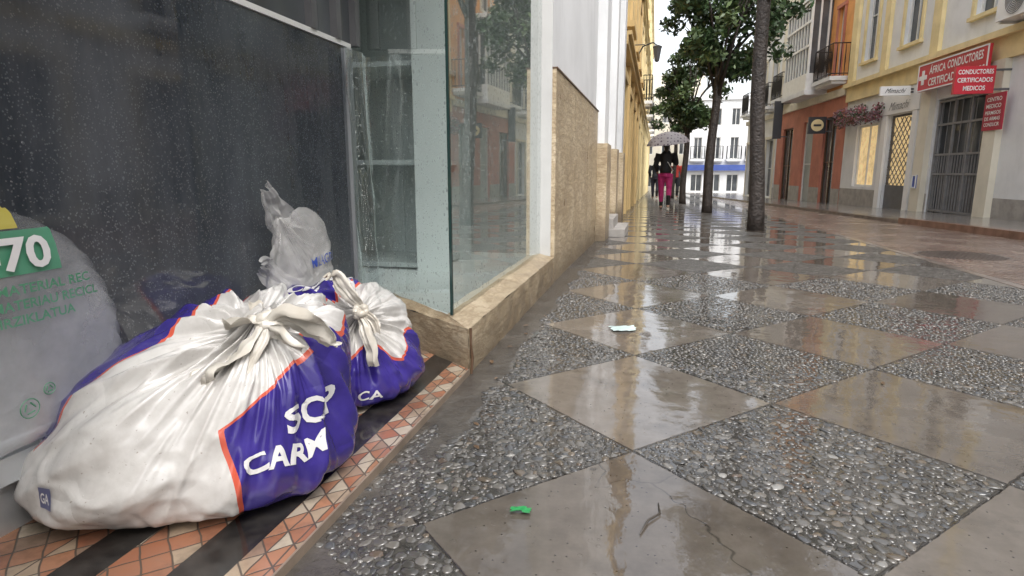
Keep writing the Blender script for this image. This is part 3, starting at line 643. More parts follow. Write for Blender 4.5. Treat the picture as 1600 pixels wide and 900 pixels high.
# ================ trees
def tree(x,y,top,crown,rad,r0,lean,nclump,seed,label,leaf=.11,nper=110):
    random.seed(seed);z=gz(y)-.05;t=empty("street_tree",x,y,z,label=label,category="tree",group="trees lining the pavement")
    g=Geo();pts=[];rr=[]
    N=14
    for i in range(N+1):
        f=i/N;pts.append((x+lean[0]*f+.03*sin(f*7+seed),y+lean[1]*f,z+(top-z)*f));rr.append(r0*(1.12-.12*min(1,f*6))*(1-.25*f))
    g.tube(pts,rr,14)
    for k in range(9):
        st=Vector(pts[-1-(k%4)]);a=2*pi*k/9+random.random()*.5;e=Vector((crown[0]+rad[0]*.75*cos(a),crown[1]+rad[1]*.75*sin(a),crown[2]+rad[2]*random.uniform(-.4,.7)))
        mid=st.lerp(e,.5)+Vector((0,0,.15));g.tube([st,mid,e],[r0*.42,r0*.25,r0*.08],7)
        for j in range(3):
            e2=e+Vector((random.uniform(-.5,.5),random.uniform(-.5,.5),random.uniform(0,.5)));g.tube([mid.lerp(e,.4),e2],[r0*.15,r0*.04],5)
    g.make("trunk",[M['bark']],t,True)
    cs=[]
    while len(cs)<nclump:
        d=rng.normal(size=3);d/=np.linalg.norm(d);rr_=rng.random()**.4
        p=np.array(crown)+d*rr_*np.array(rad)
        if noise.noise(Vector(p*.9))>-.2: cs.append(p)
    leafcloud("crown",cs,.42,nper,leaf,[M['leafd'],M['leafd'],M['leafm'],M['leafl']],t)
    return t
tree(1.89,12.5,5.0,(2.5,12.3,6.6),(1.9,1.9,1.7),.145,(-.16,0),50,1,"street tree with a bare dark wet trunk beside the road",nper=80)
tree(1.56,19.9,4.0,(1.95,19.9,5.6),(1.75,1.7,2.1),.15,(.12,0),85,2,"street tree with forked trunk and dense dark crown")
tree(1.2,28.3,3.2,(1.3,28.3,4.6),(1.4,1.4,2.1),.14,(.05,0),65,3,"street tree with a compact dark green crown",leaf=.12,nper=90)
tree(1.0,38,3.4,(1.0,38,4.8),(1.4,1.4,1.8),.13,(.1,0),34,4,"distant street tree with a rounded green crown",leaf=.14,nper=60)
g=Geo();zc=gz(8.8)-.006;g.tube([(3.85,8.8,zc-.03),(3.85,8.8,zc)],.52,40)
for i in range(-7,8):
    L=sqrt(max(0,.46**2-(i*.06)**2));g.box(3.85+i*.06-.014,3.85+i*.06+.014,8.8-L,8.8+L,zc,zc+.008)
g.make("manhole_cover",[plain('wet_iron_cover',(.12,.10,.09),.3,.2,6)],label="round ribbed iron manhole cover in the cobbles",category="manhole cover")
# ================ bags
n=NT('printed_sack_plastic');at=n.n.new("ShaderNodeAttribute");at.attribute_name="print";P=n.pos()
f=n.math('ADD',n.math('MULTIPLY',at.outputs["Fac"],4),.5)
dirt=n.noise(P,4,6,.7);wh=n.ramp(dirt,[(.3,(.46,.44,.415)),(.6,(.66,.645,.625))])
specks=n.ramp(n.noise(P,75,2,.6),[(.70,0.),(.74,.6)]);wh=n.mix(specks,wh,(.25,.2,.16))
isr=n.math('GREATER_THAN',f,.5);isb=n.math('GREATER_THAN',f,.5+.013*4)
c=n.mix(isr,wh,(.62,.11,.065));c=n.mix(isb,c,n.ramp(dirt,[(.3,(.028,.018,.17)),(.7,(.05,.032,.27))]))
dd=drops(n,P,60,.4,.72)
wr1=n.math('ABSOLUTE',n.math('SUBTRACT',n.noise(P,4.5,2,.5),.5))
h=n.math('ADD',n.math('MULTIPLY',n.math('MINIMUM',wr1,.1),4.),n.math('MULTIPLY',n.noise(P,10,2,.5),.6))
h=n.math('ADD',h,n.math('MULTIPLY',dd,.12))
n.p(color=c,rough=.27,normal=n.bump(h,.24,.02),coat=.45,coatr=.10);M['sack']=n.m
n=NT('tied_sack_plastic');P=n.pos();M['sackw']=n.p(color=n.ramp(n.noise(P,6,5),[(.3,(.52,.475,.40)),(.65,(.68,.65,.59))]),rough=.3,normal=n.bump(n.noise(P,12,3,.5),.2,.012),coat=.3)
M['sacktext']=plain('sack_white_ink',(.70,.69,.69),.35,.05,4,.1)
def ribbon(g,pts,wid,side,seed,fold=.35,nw=14,ns=30,curl=0,crump=0):
    pts=[Vector(p) for p in pts];side=Vector(side).normalized();V=[]
    def at(t):
        k=t*(len(pts)-1);i=min(int(k),len(pts)-2);f=k-i;p0=pts[max(i-1,0)];p1=pts[i];p2=pts[i+1];p3=pts[min(i+2,len(pts)-1)]
        return .5*((2*p1)+(p2-p0)*f+(2*p0-5*p1+4*p2-p3)*f*f+(-p0+3*p1-3*p2+p3)*f**3)
    for j in range(ns+1):
        t=j/ns;p=at(t);d=(at(min(1,t+.02))-at(max(0,t-.02))).normalized();s_=(side-d*side.dot(d)).normalized();nn=d.cross(s_)
        k=t*(len(wid)-1);i=min(int(k),len(wid)-2);w_=wid[i]+(wid[i+1]-wid[i])*(k-i)
        for a in range(nw+1):
            u=a/nw-.5
            rid=abs(noise.noise(Vector((u*5+seed,t*.8,seed))))*1.6-abs(noise.noise(Vector((u*9+seed,t*1.6,seed+4))))*.8
            off=w_*fold*(rid-u*u*1.2)
            wv=1+.25*noise.noise(Vector((t*4,seed,u*2)))
            q=p+s_*(u*w_*wv)+nn*off+d*(.45*w_*noise.noise(Vector((u*3,seed*3,1)))*t)
            if crump:
                n1=noise.noise(q*6+Vector((seed,0,0)));n2=abs(noise.noise(q*11+Vector((0,seed,0))));n3=abs(noise.noise(q*22))
                q=q+nn*crump*(n1+n2*1.4-n3*.5)+s_*crump*.7*noise.noise(q*8+Vector((5,5,seed)))+d*crump*.6*noise.noise(q*7+Vector((9,seed,2)))
            V.append(q)
    F=[(j*(nw+1)+a,j*(nw+1)+a+1,(j+1)*(nw+1)+a+1,(j+1)*(nw+1)+a) for j in range(ns) for a in range(nw)]
    g.add(V,F)
def sack(name,C,ax,ang,kd,seed,field,label,NT_=200,NP=360,pleat=.07,mat='sack',lab_floor=.034,wall=None,tilt=0.,body=1.,parent=None,cat="sack"):
    C=np.array(C);k=Vector(kd).normalized();e1=k.cross(Vector((0,0,1))).normalized() if abs(k.z)<.98 else Vector((1,0,0));e2=k.cross(e1)
    ca,sa=cos(ang),sin(ang);V=[];att=[]
    for i in range(NT_+1):
        th=pi*(i/NT_)**1.2
        for j in range(NP):
            ph=2*pi*j/NP;d=k*cos(th)+e1*(sin(th)*cos(ph))+e2*(sin(th)*sin(ph))
            lx=d.x*ca+d.y*sa;ly=-d.x*sa+d.y*ca;lz=d.z;p=2.3
            r=1/((abs(lx)/ax[0])**p+(abs(ly)/ax[1])**p+(abs(lz)/ax[2])**p)**(1/p)
            cph,sph=cos(ph),sin(ph)
            tw=.35*th
            A=noise.noise(Vector((cos(ph+tw)*2.6,sin(ph+tw)*2.6,th*.35+seed)))
            B=noise.noise(Vector((cos(ph-tw*.6)*5.5,sin(ph-tw*.6)*5.5,th*.6+seed+5)))
            Cc=noise.noise(Vector((cph*11,sph*11,th*1.0+seed+8)))
            f1_=exp(-th/1.5)*min(1,th/.10);f2_=exp(-th/.8)*min(1,th/.06);f3_=exp(-th/.45)*min(1,th/.05)
            disp=pleat*(1.55*f1_*(.35-abs(A)*1.6)+1.2*f2_*(.3-abs(B)*1.5)+.95*f3_*(.3-abs(Cc)*1.5))
            q=Vector(d)*2.1+Vector((seed,0,0))
            disp+=body*.045*noise.noise(q*.7)
            dn=noise.noise(Vector((d.x*1.3,d.y*1.3,d.z*2.2))+Vector((seed*2,3,1)))
            disp-=body*.04*max(0,abs(dn)-.10)
            fc=noise.noise(q*1.1+Vector((4,seed,2)));disp+=body*.010*(.25-min(.25,abs(fc)))*3
            lowf=max(0,min(1,(-d.z+.10)*1.6))
            q3=Vector((d.x*5,d.y*5,d.z*1.6))+Vector((1,seed,7))
            disp-=body*.009*lowf*max(0,.22-abs(noise.noise(q3)))/.22
            disp+=body*.003*noise.noise(q*4)
            r=r*(1+disp*1.7)
            r*=1-.10*exp(-(th/.40)**2)+.17*exp(-(th/.10)**2)
            P3=C+np.array(d)*r
            P3[2]+=tilt*((P3[0]-C[0])*ca+(P3[1]-C[1])*sa)*max(0,(P3[2]-lab_floor))*2
            fl=lab_floor+.05
            if P3[2]<fl: P3[2]=lab_floor+.05*exp((P3[2]-fl)/.05)*.95
            sg=1+.08*exp(-((P3[2]-lab_floor-.09)/.11)**2)
            P3[0]=C[0]+(P3[0]-C[0])*sg;P3[1]=C[1]+(P3[1]-C[1])*sg
            if wall is not None and P3[0]<wall: P3[0]=wall+.01*sin(P3[2]*20)
            V.append(P3);rel=P3-C
            att.append(field(rel,degrees(atan2(rel[1],rel[0])),degrees(atan2(rel[2],hypot(rel[0],rel[1])))) if field else -1)
    F=[(i*NP+j,(i+1)*NP+j,(i+1)*NP+(j+1)%NP,i*NP+(j+1)%NP) for i in range(NT_) for j in range(NP)]
    o=mk(name,V,F,M[mat],smooth=True,label=label,category=cat)
    a=o.data.attributes.new("print",'FLOAT','POINT');a.data.foreach_set("value",att)
    bv=BVHTree.FromPolygons([Vector(v) for v in V],F)
    return o,bv
def decal(name,s,P0,u,v,w,h,mat,bv,parent,bold=.03,off=.004,maxlen=.12,wob=0,maxd=.9):
    V,F,d=text_mesh(s,1,bold,maxlen);u=Vector(u).normalized();v=Vector(v);v=(v-u*v.dot(u)).normalized();nn=u.cross(v);P0=Vector(P0)
    out=[];ok=[]
    for p in V:
        a=(p[0]/d[0]-.5)*w;b=(p[1]/d[1]-.5)*h
        if wob: a+=wob*noise.noise(Vector((a*14,b*14,3)));b+=wob*noise.noise(Vector((a*12,b*12,9)))
        q=P0+u*a+v*b
        loc,nor,idx,di=bv.ray_cast(q+nn*.6,-nn)
        if loc is None or di>maxd: out.append(q);ok.append(False)
        else: out.append(loc+nn*off);ok.append(True)
    F=[f for f in F if all(ok[i] for i in f)]
    if F: return mk(name,out,F,mat,parent)
def interp(x,xs,ys): return float(np.interp(x,xs,ys))
wig=lambda a,s:noise.noise(Vector((a,s,2)))
C1=(-1.36,1.545,.25)
def f1(rel,az,el):
    b=interp(el,[-60,-32,-5,12,34,60],[-34,-38,-42,-44,-4,0])+3*wig(el*.05,3)
    s=min((az-b)*.0060,(35+5*sin(az*.2)-el)*.006,(100-az)*.006)
    x,y,z=rel
    s2=min(-.54*x+.84*y+.115+.08*wig(x*4,y*4)-.20*max(0,x+.12),.05-x,(z+.12))
    if z>0: s=max(s,s2)
    return s
kd1=Vector((.27,-.05,.28)).normalized()
b1,bv1=sack("printed_sack",C1,(.44,.36,.33),radians(33),kd1,1.3,f1,"large white and blue printed sack tied with knot on threshold",wall=-1.66,tilt=.35)
K1=Vector(bv1.ray_cast(Vector(C1)+kd1*1.2,-kd1)[0])
def knot(parent,K,nn,seed,R=.038):
    g=Geo();nn=Vector(nn).normalized();a=nn.cross(Vector((0,0,1))).normalized();b=nn.cross(a)
    for k in range(3):
        pts=[];ax=(a*cos(k*1.1)+b*sin(k*1.1));ay=nn*(.7)+(b*cos(k*1.1)-a*sin(k*1.1))*.7
        for t in np.linspace(0,2*pi,22): pts.append(K+nn*.012+ax*cos(t)*R*.75+ay*sin(t)*R*.7+nn*.006*sin(3*t+seed))
        g.tube(pts,[R*.42*(1+.3*sin(5*t+k)) for t in range(22)],9,cap=False)
    g.ball(K+nn*.01,(R*.7,R*.7,R*.7))
    return g.make("knot",[M['sackw']],parent,True)
knot(b1,K1,kd1,1)
def rb_(name,parent,pts,wid,side,seed,**k):
    g=Geo();ribbon(g,pts,wid,side,seed,**k);o=g.make(name,[M['sackw']],parent,True)
    return o
K=K1
R_=Vector((.974,.2267,0));B_=Vector((.2227,-.9566,.188))
def off(r,u,b): return K+R_*r+Vector((0,0,1))*u+B_*b
rb_("tie_ribbon",b1,[off(0,.01,.02),off(.06,.03,.03),off(.13,.015,.04),off(.20,-.02,.05),off(.215,-.045,.06)],[.03,.075,.10,.09,.05],(0,-.5,.8),2,crump=.018)
rb_("tie_ribbon",b1,[off(.01,.0,.03),off(.06,-.02,.06),off(.11,-.06,.07)],[.03,.06,.05],(.2,-.5,.8),4,crump=.014)
rb_("tie_ribbon",b1,[off(0,.0,.02),off(-.05,-.05,.06),off(-.10,-.10,.09),off(-.14,-.13,.12),off(-.15,-.16,.13)],[.03,.065,.085,.08,.05],(.8,0,.5),5,crump=.018)
rb_("tie_ribbon",b1,[off(0,.0,.03),off(-.02,-.06,.06),off(-.05,-.12,.09)],[.03,.045,.045],(1,0,.1),8,crump=.014)
rb_("gathered_mouth",b1,[off(0,.01,.01),off(-.04,.03,.0),off(-.10,.03,-.02)],[.04,.10,.15],(0,1,.2),11,fold=.5,crump=.02)
vv1=Vector((-.1,.05,1))
decal("printed_lettering","SOP",(-.985,1.535,.315),(.52,.83,.04),vv1,.20,.082,M['sacktext'],bv1,b1,bold=.03,wob=.018,maxd=.75)
decal("printed_lettering","CARM",(-1.04,1.445,.215),(.52,.83,-.02),vv1,.235,.062,M['sacktext'],bv1,b1,bold=.03,wob=.018)
def decalbox(name,P0,u,w,h,mat,bv,parent):
    u=Vector(u).normalized();v=Vector((0,0,1));nn=u.cross(v);V=[];n_=6
    for j in range(n_+1):
        for i in range(n_+1):
            q=Vector(P0)+u*((i/n_-.5)*w)+v*((j/n_-.5)*h);l=bv.ray_cast(q+nn*.6,-nn)[0];V.append((l or q)+nn*.003)
    return mk(name,V,[(j*(n_+1)+i,j*(n_+1)+i+1,(j+1)*(n_+1)+i+1,(j+1)*(n_+1)+i) for j in range(n_) for i in range(n_)],mat,parent,True)
M['inkblue']=plain('faded_blue_ink',(.14,.15,.28),.35,.1,8,.02)
decalbox("printed_mark",(-1.58,1.27,.175),(.85,.5,0),.034,.056,M['inkblue'],bv1,b1)
decal("printed_mark_lettering","GA",(-1.58,1.27,.175),(.85,.5,0),(0,0,1),.024,.028,M['sacktext'],bv1,b1,bold=.02,off=.006)
C2=(-1.36,2.36,.22)
def f2(rel,az,el):
    x,y,z=rel
    s=min((az+interp(el,[-60,-20,5,25],[62,58,62,40]))*.006,(10+8*sin(az*.13)-el)*.006)
    s2=min(-.35*x+.62*y+.35*z+.06+.05*wig(x*5,y*5),.10-x*.9,z-.03)
    return max(s,s2)
kd2=Vector((.50,-.42,.48)).normalized()
b2,bv2=sack("printed_sack",C2,(.345,.32,.31),radians(20),kd2,7.7,f2,"smaller white and blue printed sack tied shut behind another",NT_=170,NP=300)
K=K2=Vector(bv2.ray_cast(Vector(C2)+kd2*1.2,-kd2)[0])
knot(b2,K2,kd2,3,.03)
rb_("tie_ribbon",b2,[off(0,.01,.01),off(-.03,.07,.02),off(-.06,.12,.01),off(-.09,.15,.0),off(-.12,.14,.01)],[.03,.065,.07,.06,.04],(1,0,.2),3,crump=.018)
rb_("tie_ribbon",b2,[off(0,.0,.02),off(.03,-.06,.04),off(.045,-.13,.05),off(.055,-.21,.04)],[.03,.055,.05,.04],(1,0,.2),6,crump=.018)
rb_("tie_ribbon",b2,[off(0,.01,.02),off(.05,-.02,.03),off(.08,-.08,.04)],[.03,.045,.04],(1,0,.5),9,crump=.014)
decal("printed_lettering","ER",(-1.33,2.36,.56),(.95,.25,-.05),(-.1,.6,.7),.17,.10,M['sacktext'],bv2,b2,bold=.04,wob=.014,maxd=1.2)
decal("printed_lettering","CE",(-1.45,2.28,.52),(.95,.25,-.05),(-.1,.6,.7),.15,.08,M['sacktext'],bv2,b2,bold=.04,wob=.014,maxd=1.2)
decal("printed_lettering","CA",(-1.10,2.16,.11),(.8,.6,.1),(0,0,1),.10,.04,M['sacktext'],bv2,b2,bold=.02,wob=.012)
def film(name,tint,colr,lo,hi,z0,z1,rough=.3,bs=.3,var=.5):
    n=NT(name);P=n.pos();x,y,z=n.sep(P)[:3];n.p(color=n.ramp(n.noise(P,4,5,.6),[(.3,tuple(q*.8 for q in colr)),(.7,colr)]),rough=rough,normal=n.bump(n.noise(P,7,4,.55),bs,.03),coat=.4)
    tr=n.n.new("ShaderNodeBsdfTransparent");tr.inputs[0].default_value=(*tint,1);mx=n.n.new("ShaderNodeMixShader")
    mr=n.n.new("ShaderNodeMapRange");n.L(z,mr.inputs[0]);mr.inputs[1].default_value=z0;mr.inputs[2].default_value=z1;mr.inputs[3].default_value=lo;mr.inputs[4].default_value=hi
    n.L(n.math('ADD',n.math('MULTIPLY',n.math('SUBTRACT',n.noise(P,5,5),.5),var),mr.outputs[0],clamp=True),mx.inputs[0]);n.L(tr.outputs[0],mx.inputs[1]);n.L(n.b.outputs[0],mx.inputs[2]);n.L(mx.outputs[0],n.out.inputs[0]);return n.m
M['trbag']=film('translucent_bag_film',(.97,.975,.98),(.80,.81,.83),.45,.10,.35,.95)
M['trtuft']=film('translucent_white_film',(.98,.98,.98),(.90,.89,.87),.40,.26,.4,.9,var=.6)
b3,bv3=sack("translucent_bag",(-1.665,.96,.585),(.60,.065,.40),radians(90),(.3,-.6,1.),4.4,None,"translucent plastic bag with green print leaning on the door",NT_=90,NP=140,pleat=.03,mat='trbag',lab_floor=.255,wall=-1.728,body=.4,tilt=-.10)
M['green']=film('green_ink',(.5,.8,.6),(.11,.38,.23),.74,.74,0,1,bs=.05,var=.2);M['palegreen']=plain('pale_green_ink',(.08,.26,.15),.4,.05,3,.02);M['yellowink']=film('yellow_ink',(.9,.85,.5),(.70,.60,.12),.8,.8,0,1,bs=.05,var=.2)
U3=(0,1,0);Vz=(0,0,1)
def patch(name,y0,y1,z0,z1,mat,bv,parent,n_=30,dx=.004):
    V=[];ok=[]
    for j in range(n_+1):
        for i in range(n_+1):
            y=y0+(y1-y0)*i/n_;z=z0+(z1-z0)*j/n_;h_=bv.ray_cast(Vector((-.9,y,z)),Vector((-1,0,0)))[0]
            if h_ is None: V.append(Vector((-1.6,y,z)));ok.append(False)
            else: V.append(h_+Vector((dx,0,0)));ok.append(True)
    F=[(j*(n_+1)+i,j*(n_+1)+i+1,(j+1)*(n_+1)+i+1,(j+1)*(n_+1)+i) for j in range(n_) for i in range(n_)];F=[f for f in F if all(ok[k] for k in f)]
    if F: return mk(name,V,F,mat,parent,True)
patch("green_label",.8,1.36,.735,.85,M['green'],bv3,b3);patch("yellow_label",.8,1.26,.855,.96,M['yellowink'],bv3,b3)
decal("printed_lettering","-70",(-1.6,1.235,.79),U3,Vz,.19,.088,M['sacktext'],bv3,b3,off=.012)
decal("printed_lettering","L · MATERIAL REC",(-1.6,1.27,.70),U3,Vz,.34,.026,M['palegreen'],bv3,b3,off=.014,bold=.015)
decal("printed_lettering","· MATERIAU RECICL",(-1.6,1.29,.66),U3,Vz,.34,.026,M['palegreen'],bv3,b3,off=.014,bold=.015)
decal("printed_lettering","BIRZIKLATUA",(-1.6,1.25,.62),U3,Vz,.24,.026,M['palegreen'],bv3,b3,off=.014,bold=.015)
for (yy,zz,rr) in ((1.20,.38,.026),(1.26,.415,.016)):
    g=Geo();hp=bv3.ray_cast(Vector((-.9,yy,zz)),Vector((-1,0,0)))[0] or Vector((-1.6,yy,zz))
    g.tube([hp+Vector((.008,rr*cos(t),rr*sin(t))) for t in np.linspace(0,2*pi,19)],.0015,4,cap=False)
    for a in range(3):
        t=a*2.09;g.tube([hp+Vector((.008,rr*.6*cos(t),rr*.6*sin(t))),hp+Vector((.008,rr*.6*cos(t+1.4),rr*.6*sin(t+1.4)))],.002,4)
    g.make("recycling_emblem",[M['palegreen']],b3)
ktd=Vector((.02,-.40,.60))
tb,bvt=sack("crumpled_plastic_bag",(-1.66,2.64,.50),(.07,.24,.33),0,ktd,9.1,None,"crumpled translucent white plastic bag standing against the door",NT_=110,NP=160,pleat=.07,mat='trtuft',lab_floor=.255,wall=-1.73,body=1.8,cat="plastic bag")
kt=Vector(bvt.ray_cast(Vector((-1.66,2.64,.50))+ktd.normalized()*1.2,-ktd)[0])
g=Geo();ribbon(g,[kt+Vector((0,.08,-.09)),kt+Vector((0,.0,.0)),kt+Vector((.01,-.05,.08)),kt+Vector((.01,-.10,.14))],[.16,.17,.15,.09],(0,.8,.5),2,fold=.25,nw=24,ns=30,crump=.015);g.make("bag_tail",[M['trtuft']],tb,True)
g=Geo();ribbon(g,[(-1.57,2.44,.36),(-1.59,2.36,.48),(-1.61,2.30,.56),(-1.61,2.22,.60)],[.18,.20,.15,.06],(0,1,.2),7,fold=.25,nw=30,ns=30,crump=.02);g.make("bag_fold",[M['trtuft']],tb,True)
decal("handwritten_lettering","MILAGROS",(-1.55,2.72,.575),(0,1,.05),(0,0,1),.26,.05,M['bluesign'],bvt,tb,bold=.01,off=.01)
# ================ people
def person(x,y,walk,coat,trou,label,hair=(.02,.015,.01),arm_up=True,seed=0):
    z=gz(y);k=1/S;e=empty("person",x,y,z,label=label,category="person")
    f=lambda a,b,c:(x+a*k,y+b*k,z+c*k)
    skin=plain('skin_%d'%seed,(.45,.27,.19),.5,.05);cm=plain('coat_fabric_%d'%seed,coat,.8,.2,8);tm=plain('trouser_fabric_%d'%seed,trou,.7,.1,8);bm_=plain('boot_leather_%d'%seed,(.015,.014,.014),.4,.1,8);hm=plain('hair_%d'%seed,hair,.5,.2,20)
    def rem(o,vs):
        m=o.modifiers.new("remesh","REMESH");m.mode='VOXEL';m.voxel_size=vs;m.use_smooth_shade=True
        s_=o.modifiers.new("smooth","SMOOTH");s_.iterations=4;s_.factor=.5
    w=walk
    hipL,hipR=f(-.09,0,.88),f(.09,0,.88);kL,kR=f(-.09,.10*w,.48),f(.10,-.02*w,.48);aL,aR=f(-.08,.16*w,.09),f(.09,-.26*w,.13)
    shL,shR=f(-.18,0,1.38),f(.18,0,1.38)
    elR=f(.26,.10,1.14);haR=f(.13,.27,1.24);elL=f(-.25,.02,1.10);haL=f(-.20,.15,.92)
    if not arm_up: elR=f(.25,-.02,1.10);haR=f(.26,.08,.86)
    g=Geo()
    g.tube([f(0,0,.84),f(0,.0,1.0),f(0,.01,1.2),f(0,0,1.38),f(0,0,1.44)],[.15*k,.135*k,.155*k,.15*k,.06*k],16,flat=.7)
    g.tube([f(0,0,1.38),f(0,.01,1.5),f(0,.02,1.55)],.055*k,12)
    g.ball(f(0,.02,1.60),(.078*k,.095*k,.115*k));g.ball(f(0,.115,1.585),(.014*k,.02*k,.02*k));g.ball(f(-.08,.02,1.59),(.012*k,.02*k,.03*k));g.ball(f(.08,.02,1.59),(.012*k,.02*k,.03*k))
    for a,b,c in ((hipL,kL,aL),(hipR,kR,aR)): g.tube([a,b,c],[.085*k,.058*k,.04*k],12)
    for a,b,c in ((shL,elL,haL),(shR,elR,haR)):
        g.tube([a,b,c],[.05*k,.04*k,.028*k],10);c=Vector(c);g.ball(c,(.03*k,.04*k,.045*k))
        for i in range(4): g.tube([c+Vector((.018*(i-1.5)*k,.02*k,.0)),c+Vector((.018*(i-1.5)*k,.065*k,-.02*k)),c+Vector((.014*(i-1.5)*k,.05*k,-(.06+.008*(i%2))*k))],[.01*k,.009*k,.007*k],6)
        g.tube([c,c+Vector((-.04*k,.02*k,.02*k)),c+Vector((-.045*k,.05*k,.03*k))],[.012*k,.011*k,.008*k],6)
    for a in (aL,aR): g.tube([Vector(a)+Vector((0,-.05*k,-.04*k)),Vector(a)+Vector((0,.14*k,-.06*k))],[.04*k,.03*k],8)
    o=g.make("body",[skin],e,True);rem(o,.012)
    g=Geo();g.tube([f(0,0,.80),f(0,0,.95)],.17*k,14,flat=.75)
    for a,b,c in ((hipL,kL,aL),(hipR,kR,aR)): g.tube([a,Vector(a).lerp(Vector(b),.3),b,Vector(b).lerp(Vector(c),.35),Vector(b).lerp(Vector(c),.8)],[.10*k,.098*k,.07*k,.068*k,.052*k],12)
    o=g.make("trousers",[tm],e,True);rem(o,.012)
    g=Geo();g.tube([f(0,0,.90),f(0,0,.98),f(0,0,1.05),f(0,.0,1.25),f(0,-.005,1.38),f(0,0,1.46)],[.20*k,.195*k,.18*k,.195*k,.19*k,.085*k],18,flat=.72)
    for a,b,c in ((shL,elL,haL),(shR,elR,haR)): g.tube([a,Vector(a).lerp(Vector(b),.5),b,Vector(b).lerp(Vector(c),.85)],[.085*k,.075*k,.066*k,.05*k],12)
    o=g.make("coat",[cm],e,True);rem(o,.012)
    g=Geo()
    for a in (aL,aR):
        a=Vector(a);g.tube([a+Vector((0,-.01*k,.22*k)),a+Vector((0,0,.02*k)),a+Vector((0,0,-.05*k))],[.058*k,.052*k,.05*k],10);g.tube([a+Vector((0,-.04*k,-.05*k)),a+Vector((0,.10*k,-.055*k)),a+Vector((0,.17*k,-.06*k))],[.042*k,.042*k,.03*k],10)
    o=g.make("boots",[bm_],e,True);rem(o,.01)
    g=Geo();g.ball(f(0,-.015,1.625),(.095*k,.105*k,.12*k));g.tube([f(0,-.06,1.62),f(0,-.085,1.5),f(0,-.10,1.40)],[.08*k,.085*k,.05*k],12,flat=.6);o=g.make("hair",[hm],e,True);rem(o,.01)
    return e,haR
p1,hand=person(.33,22.5,1,(.012,.012,.014),(.50,.03,.17),"person in black coat and magenta trousers walking under umbrella",seed=1)
g=Geo();g.tube([(.33-.22,22.62,gz(22.5)+1.35/S*1.0),(.40,22.22,1.15/S+gz(22.5)),(.58,22.3,.95/S+gz(22.5))],.015,5);g.make("bag_strap",[plain('bag_strap',(.6,.6,.58),.5)],p1)
p2,h2=person(-.03,37.3,.7,(.02,.022,.03),(.03,.03,.045),"distant person in dark clothes walking away",seed=2,arm_up=False)
p3,h3=person(1.15,38.5,.6,(.50,.06,.05),(.03,.03,.04),"distant person in a red jacket walking",seed=3,arm_up=False)
def umbrella(hx,hy,hz,c,R,tilt,label):
    e=empty("umbrella",hx,hy,hz,label=label,category="umbrella")
    ax=Vector(tilt).normalized();a=ax.cross(Vector((0,1,0))).normalized();b=ax.cross(a);c=Vector(c)
    n=NT('dotted_umbrella_fabric');P=n.pos();v=n.vor(P,9,'F1','3D',.25);M_=n.p(color=n.mix(n.math('LESS_THAN',v.outputs["Distance"],.33),(.56,.54,.58),(.18,.15,.21)),rough=.5)
    g=Geo();V=[];NR,NA=10,48
    for i in range(NR+1):
        t=i/NR
        for j in range(NA):
            q=2*pi*j/NA;sc_=1-.07*(1-abs(cos(q*4)))*t
            rr=R*sin(t*1.25)/sin(1.25)*sc_;h=-R*.55*(1-cos(t*1.25))/(1-cos(1.25))*1.0
            V.append(c+a*cos(q)*rr+b*sin(q)*rr+ax*h)
    g.add(V,[(i*NA+j,i*NA+(j+1)%NA,(i+1)*NA+(j+1)%NA,(i+1)*NA+j) for i in range(NR) for j in range(NA)]);g.make("canopy",[M_],e,True)
    g=Geo()
    for k in range(8):
        q=2*pi*k/8;g.tube([c+a*cos(q)*R*sin(t*1.25)/sin(1.25)*.99+b*sin(q)*R*sin(t*1.25)/sin(1.25)*.99+ax*(-R*.55*(1-cos(t*1.25))/(1-cos(1.25))-.012) for t in np.linspace(0,1,8)],.007,4)
    g.make("ribs",[M['greyiron']],e)
    g=Geo();g.tube([c+ax*.09,Vector((hx,hy,hz))],.012,6);g.tube([Vector((hx,hy,hz))+ax*.08,Vector((hx,hy,hz))-ax*.12],.025,8);g.make("shaft",[M['black']],e)
zg=gz(22.5)
umbrella(hand[0],hand[1]+.05,hand[2],(.33+.0,22.55,zg+2.66),.74,(-.10,-.12,1),"pale polka dot umbrella held over the walking person")
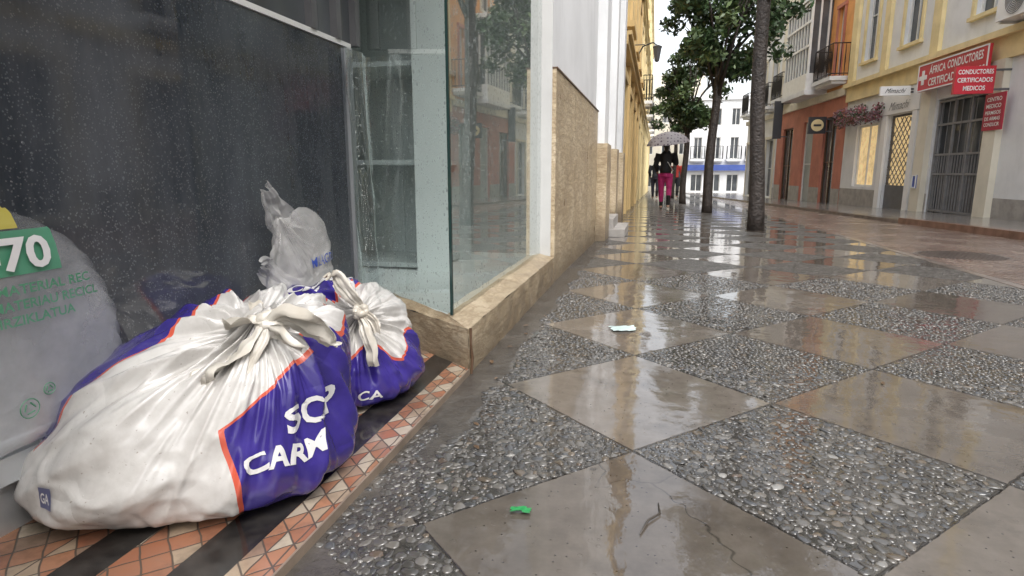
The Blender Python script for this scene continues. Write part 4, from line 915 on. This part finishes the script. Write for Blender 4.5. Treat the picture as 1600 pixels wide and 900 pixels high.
# ================ litter
def scrap(name,x,y,w,h,rot,mat,label,cat,lift=.008):
    V=[];n_=6
    for j in range(n_+1):
        for i in range(n_+1):
            a=(i/n_-.5)*w;b=(j/n_-.5)*h;jx=.12*w*noise.noise(Vector((i*.9,j*.9,x*7)));xx=x+(a+jx)*cos(rot)-b*sin(rot);yy=y+(a+jx)*sin(rot)+(b+jx)*cos(rot)
            V.append((xx,yy,gz(y)+lift+.012*abs(noise.noise(Vector((a*30,b*30,x*5))))))
    return mk(name,V,[(j*(n_+1)+i,j*(n_+1)+i+1,(j+1)*(n_+1)+i+1,(j+1)*(n_+1)+i) for j in range(n_) for i in range(n_)],mat,label=label,category=cat)
scrap("green_scrap",-.35,1.62,.06,.028,.1,plain('green_foil',(.02,.26,.07),.3),"small green foil scrap on a wet slab","litter")
scrap("paper_scrap",-.16,3.86,.16,.12,.3,plain('pale_paper',(.55,.68,.66),.5),"pale blue paper ticket on a wet slab","litter")
def twig(pts,r,label):
    g=Geo();g.tube(pts,r,6);g.make("fallen_twig",[plain('grey_twig',(.06,.05,.04),.5)],label=label,category="twig",smooth=True)
twig([(.0,1.58,.004),(.02,1.65,.008),(.055,1.70,.006),(.05,1.76,.004)],[.002,.0035,.003,.0015],"small dark twig lying on a wet slab")
M['leafbrown']=plain('fallen_leaf',(.13,.08,.045),.4,.3,9)
def leaf(x,y,s,rot):
    V=[];sh_=[(0,-1),(.32,-.55),(.42,0),(.3,.5),(0,1),(-.3,.5),(-.42,0),(-.32,-.55)]
    for (a,b) in [(0,0)]+sh_:
        V.append((x+s*(a*cos(rot)-b*sin(rot)),y+s*(a*sin(rot)+b*cos(rot)),gz(y)+.006+.012*s/.03*abs(a)))
    mk("fallen_leaf",V,[(0,i,i%8+1) for i in range(1,9)],M['leafbrown'],label="small brown fallen leaf on wet ground",category="leaf")
for (x,y) in ((-.66,2.2),(-.72,2.75),(-.75,3.6),(-.72,4.1),(-.78,3.3),(-.7,4.6),(-.6,2.0),(-.81,3.0),(-.79,3.8),(1.1,3.1),(.55,4.4)):
    leaf(x,y,.024*random.uniform(.6,1.2),random.random()*3)
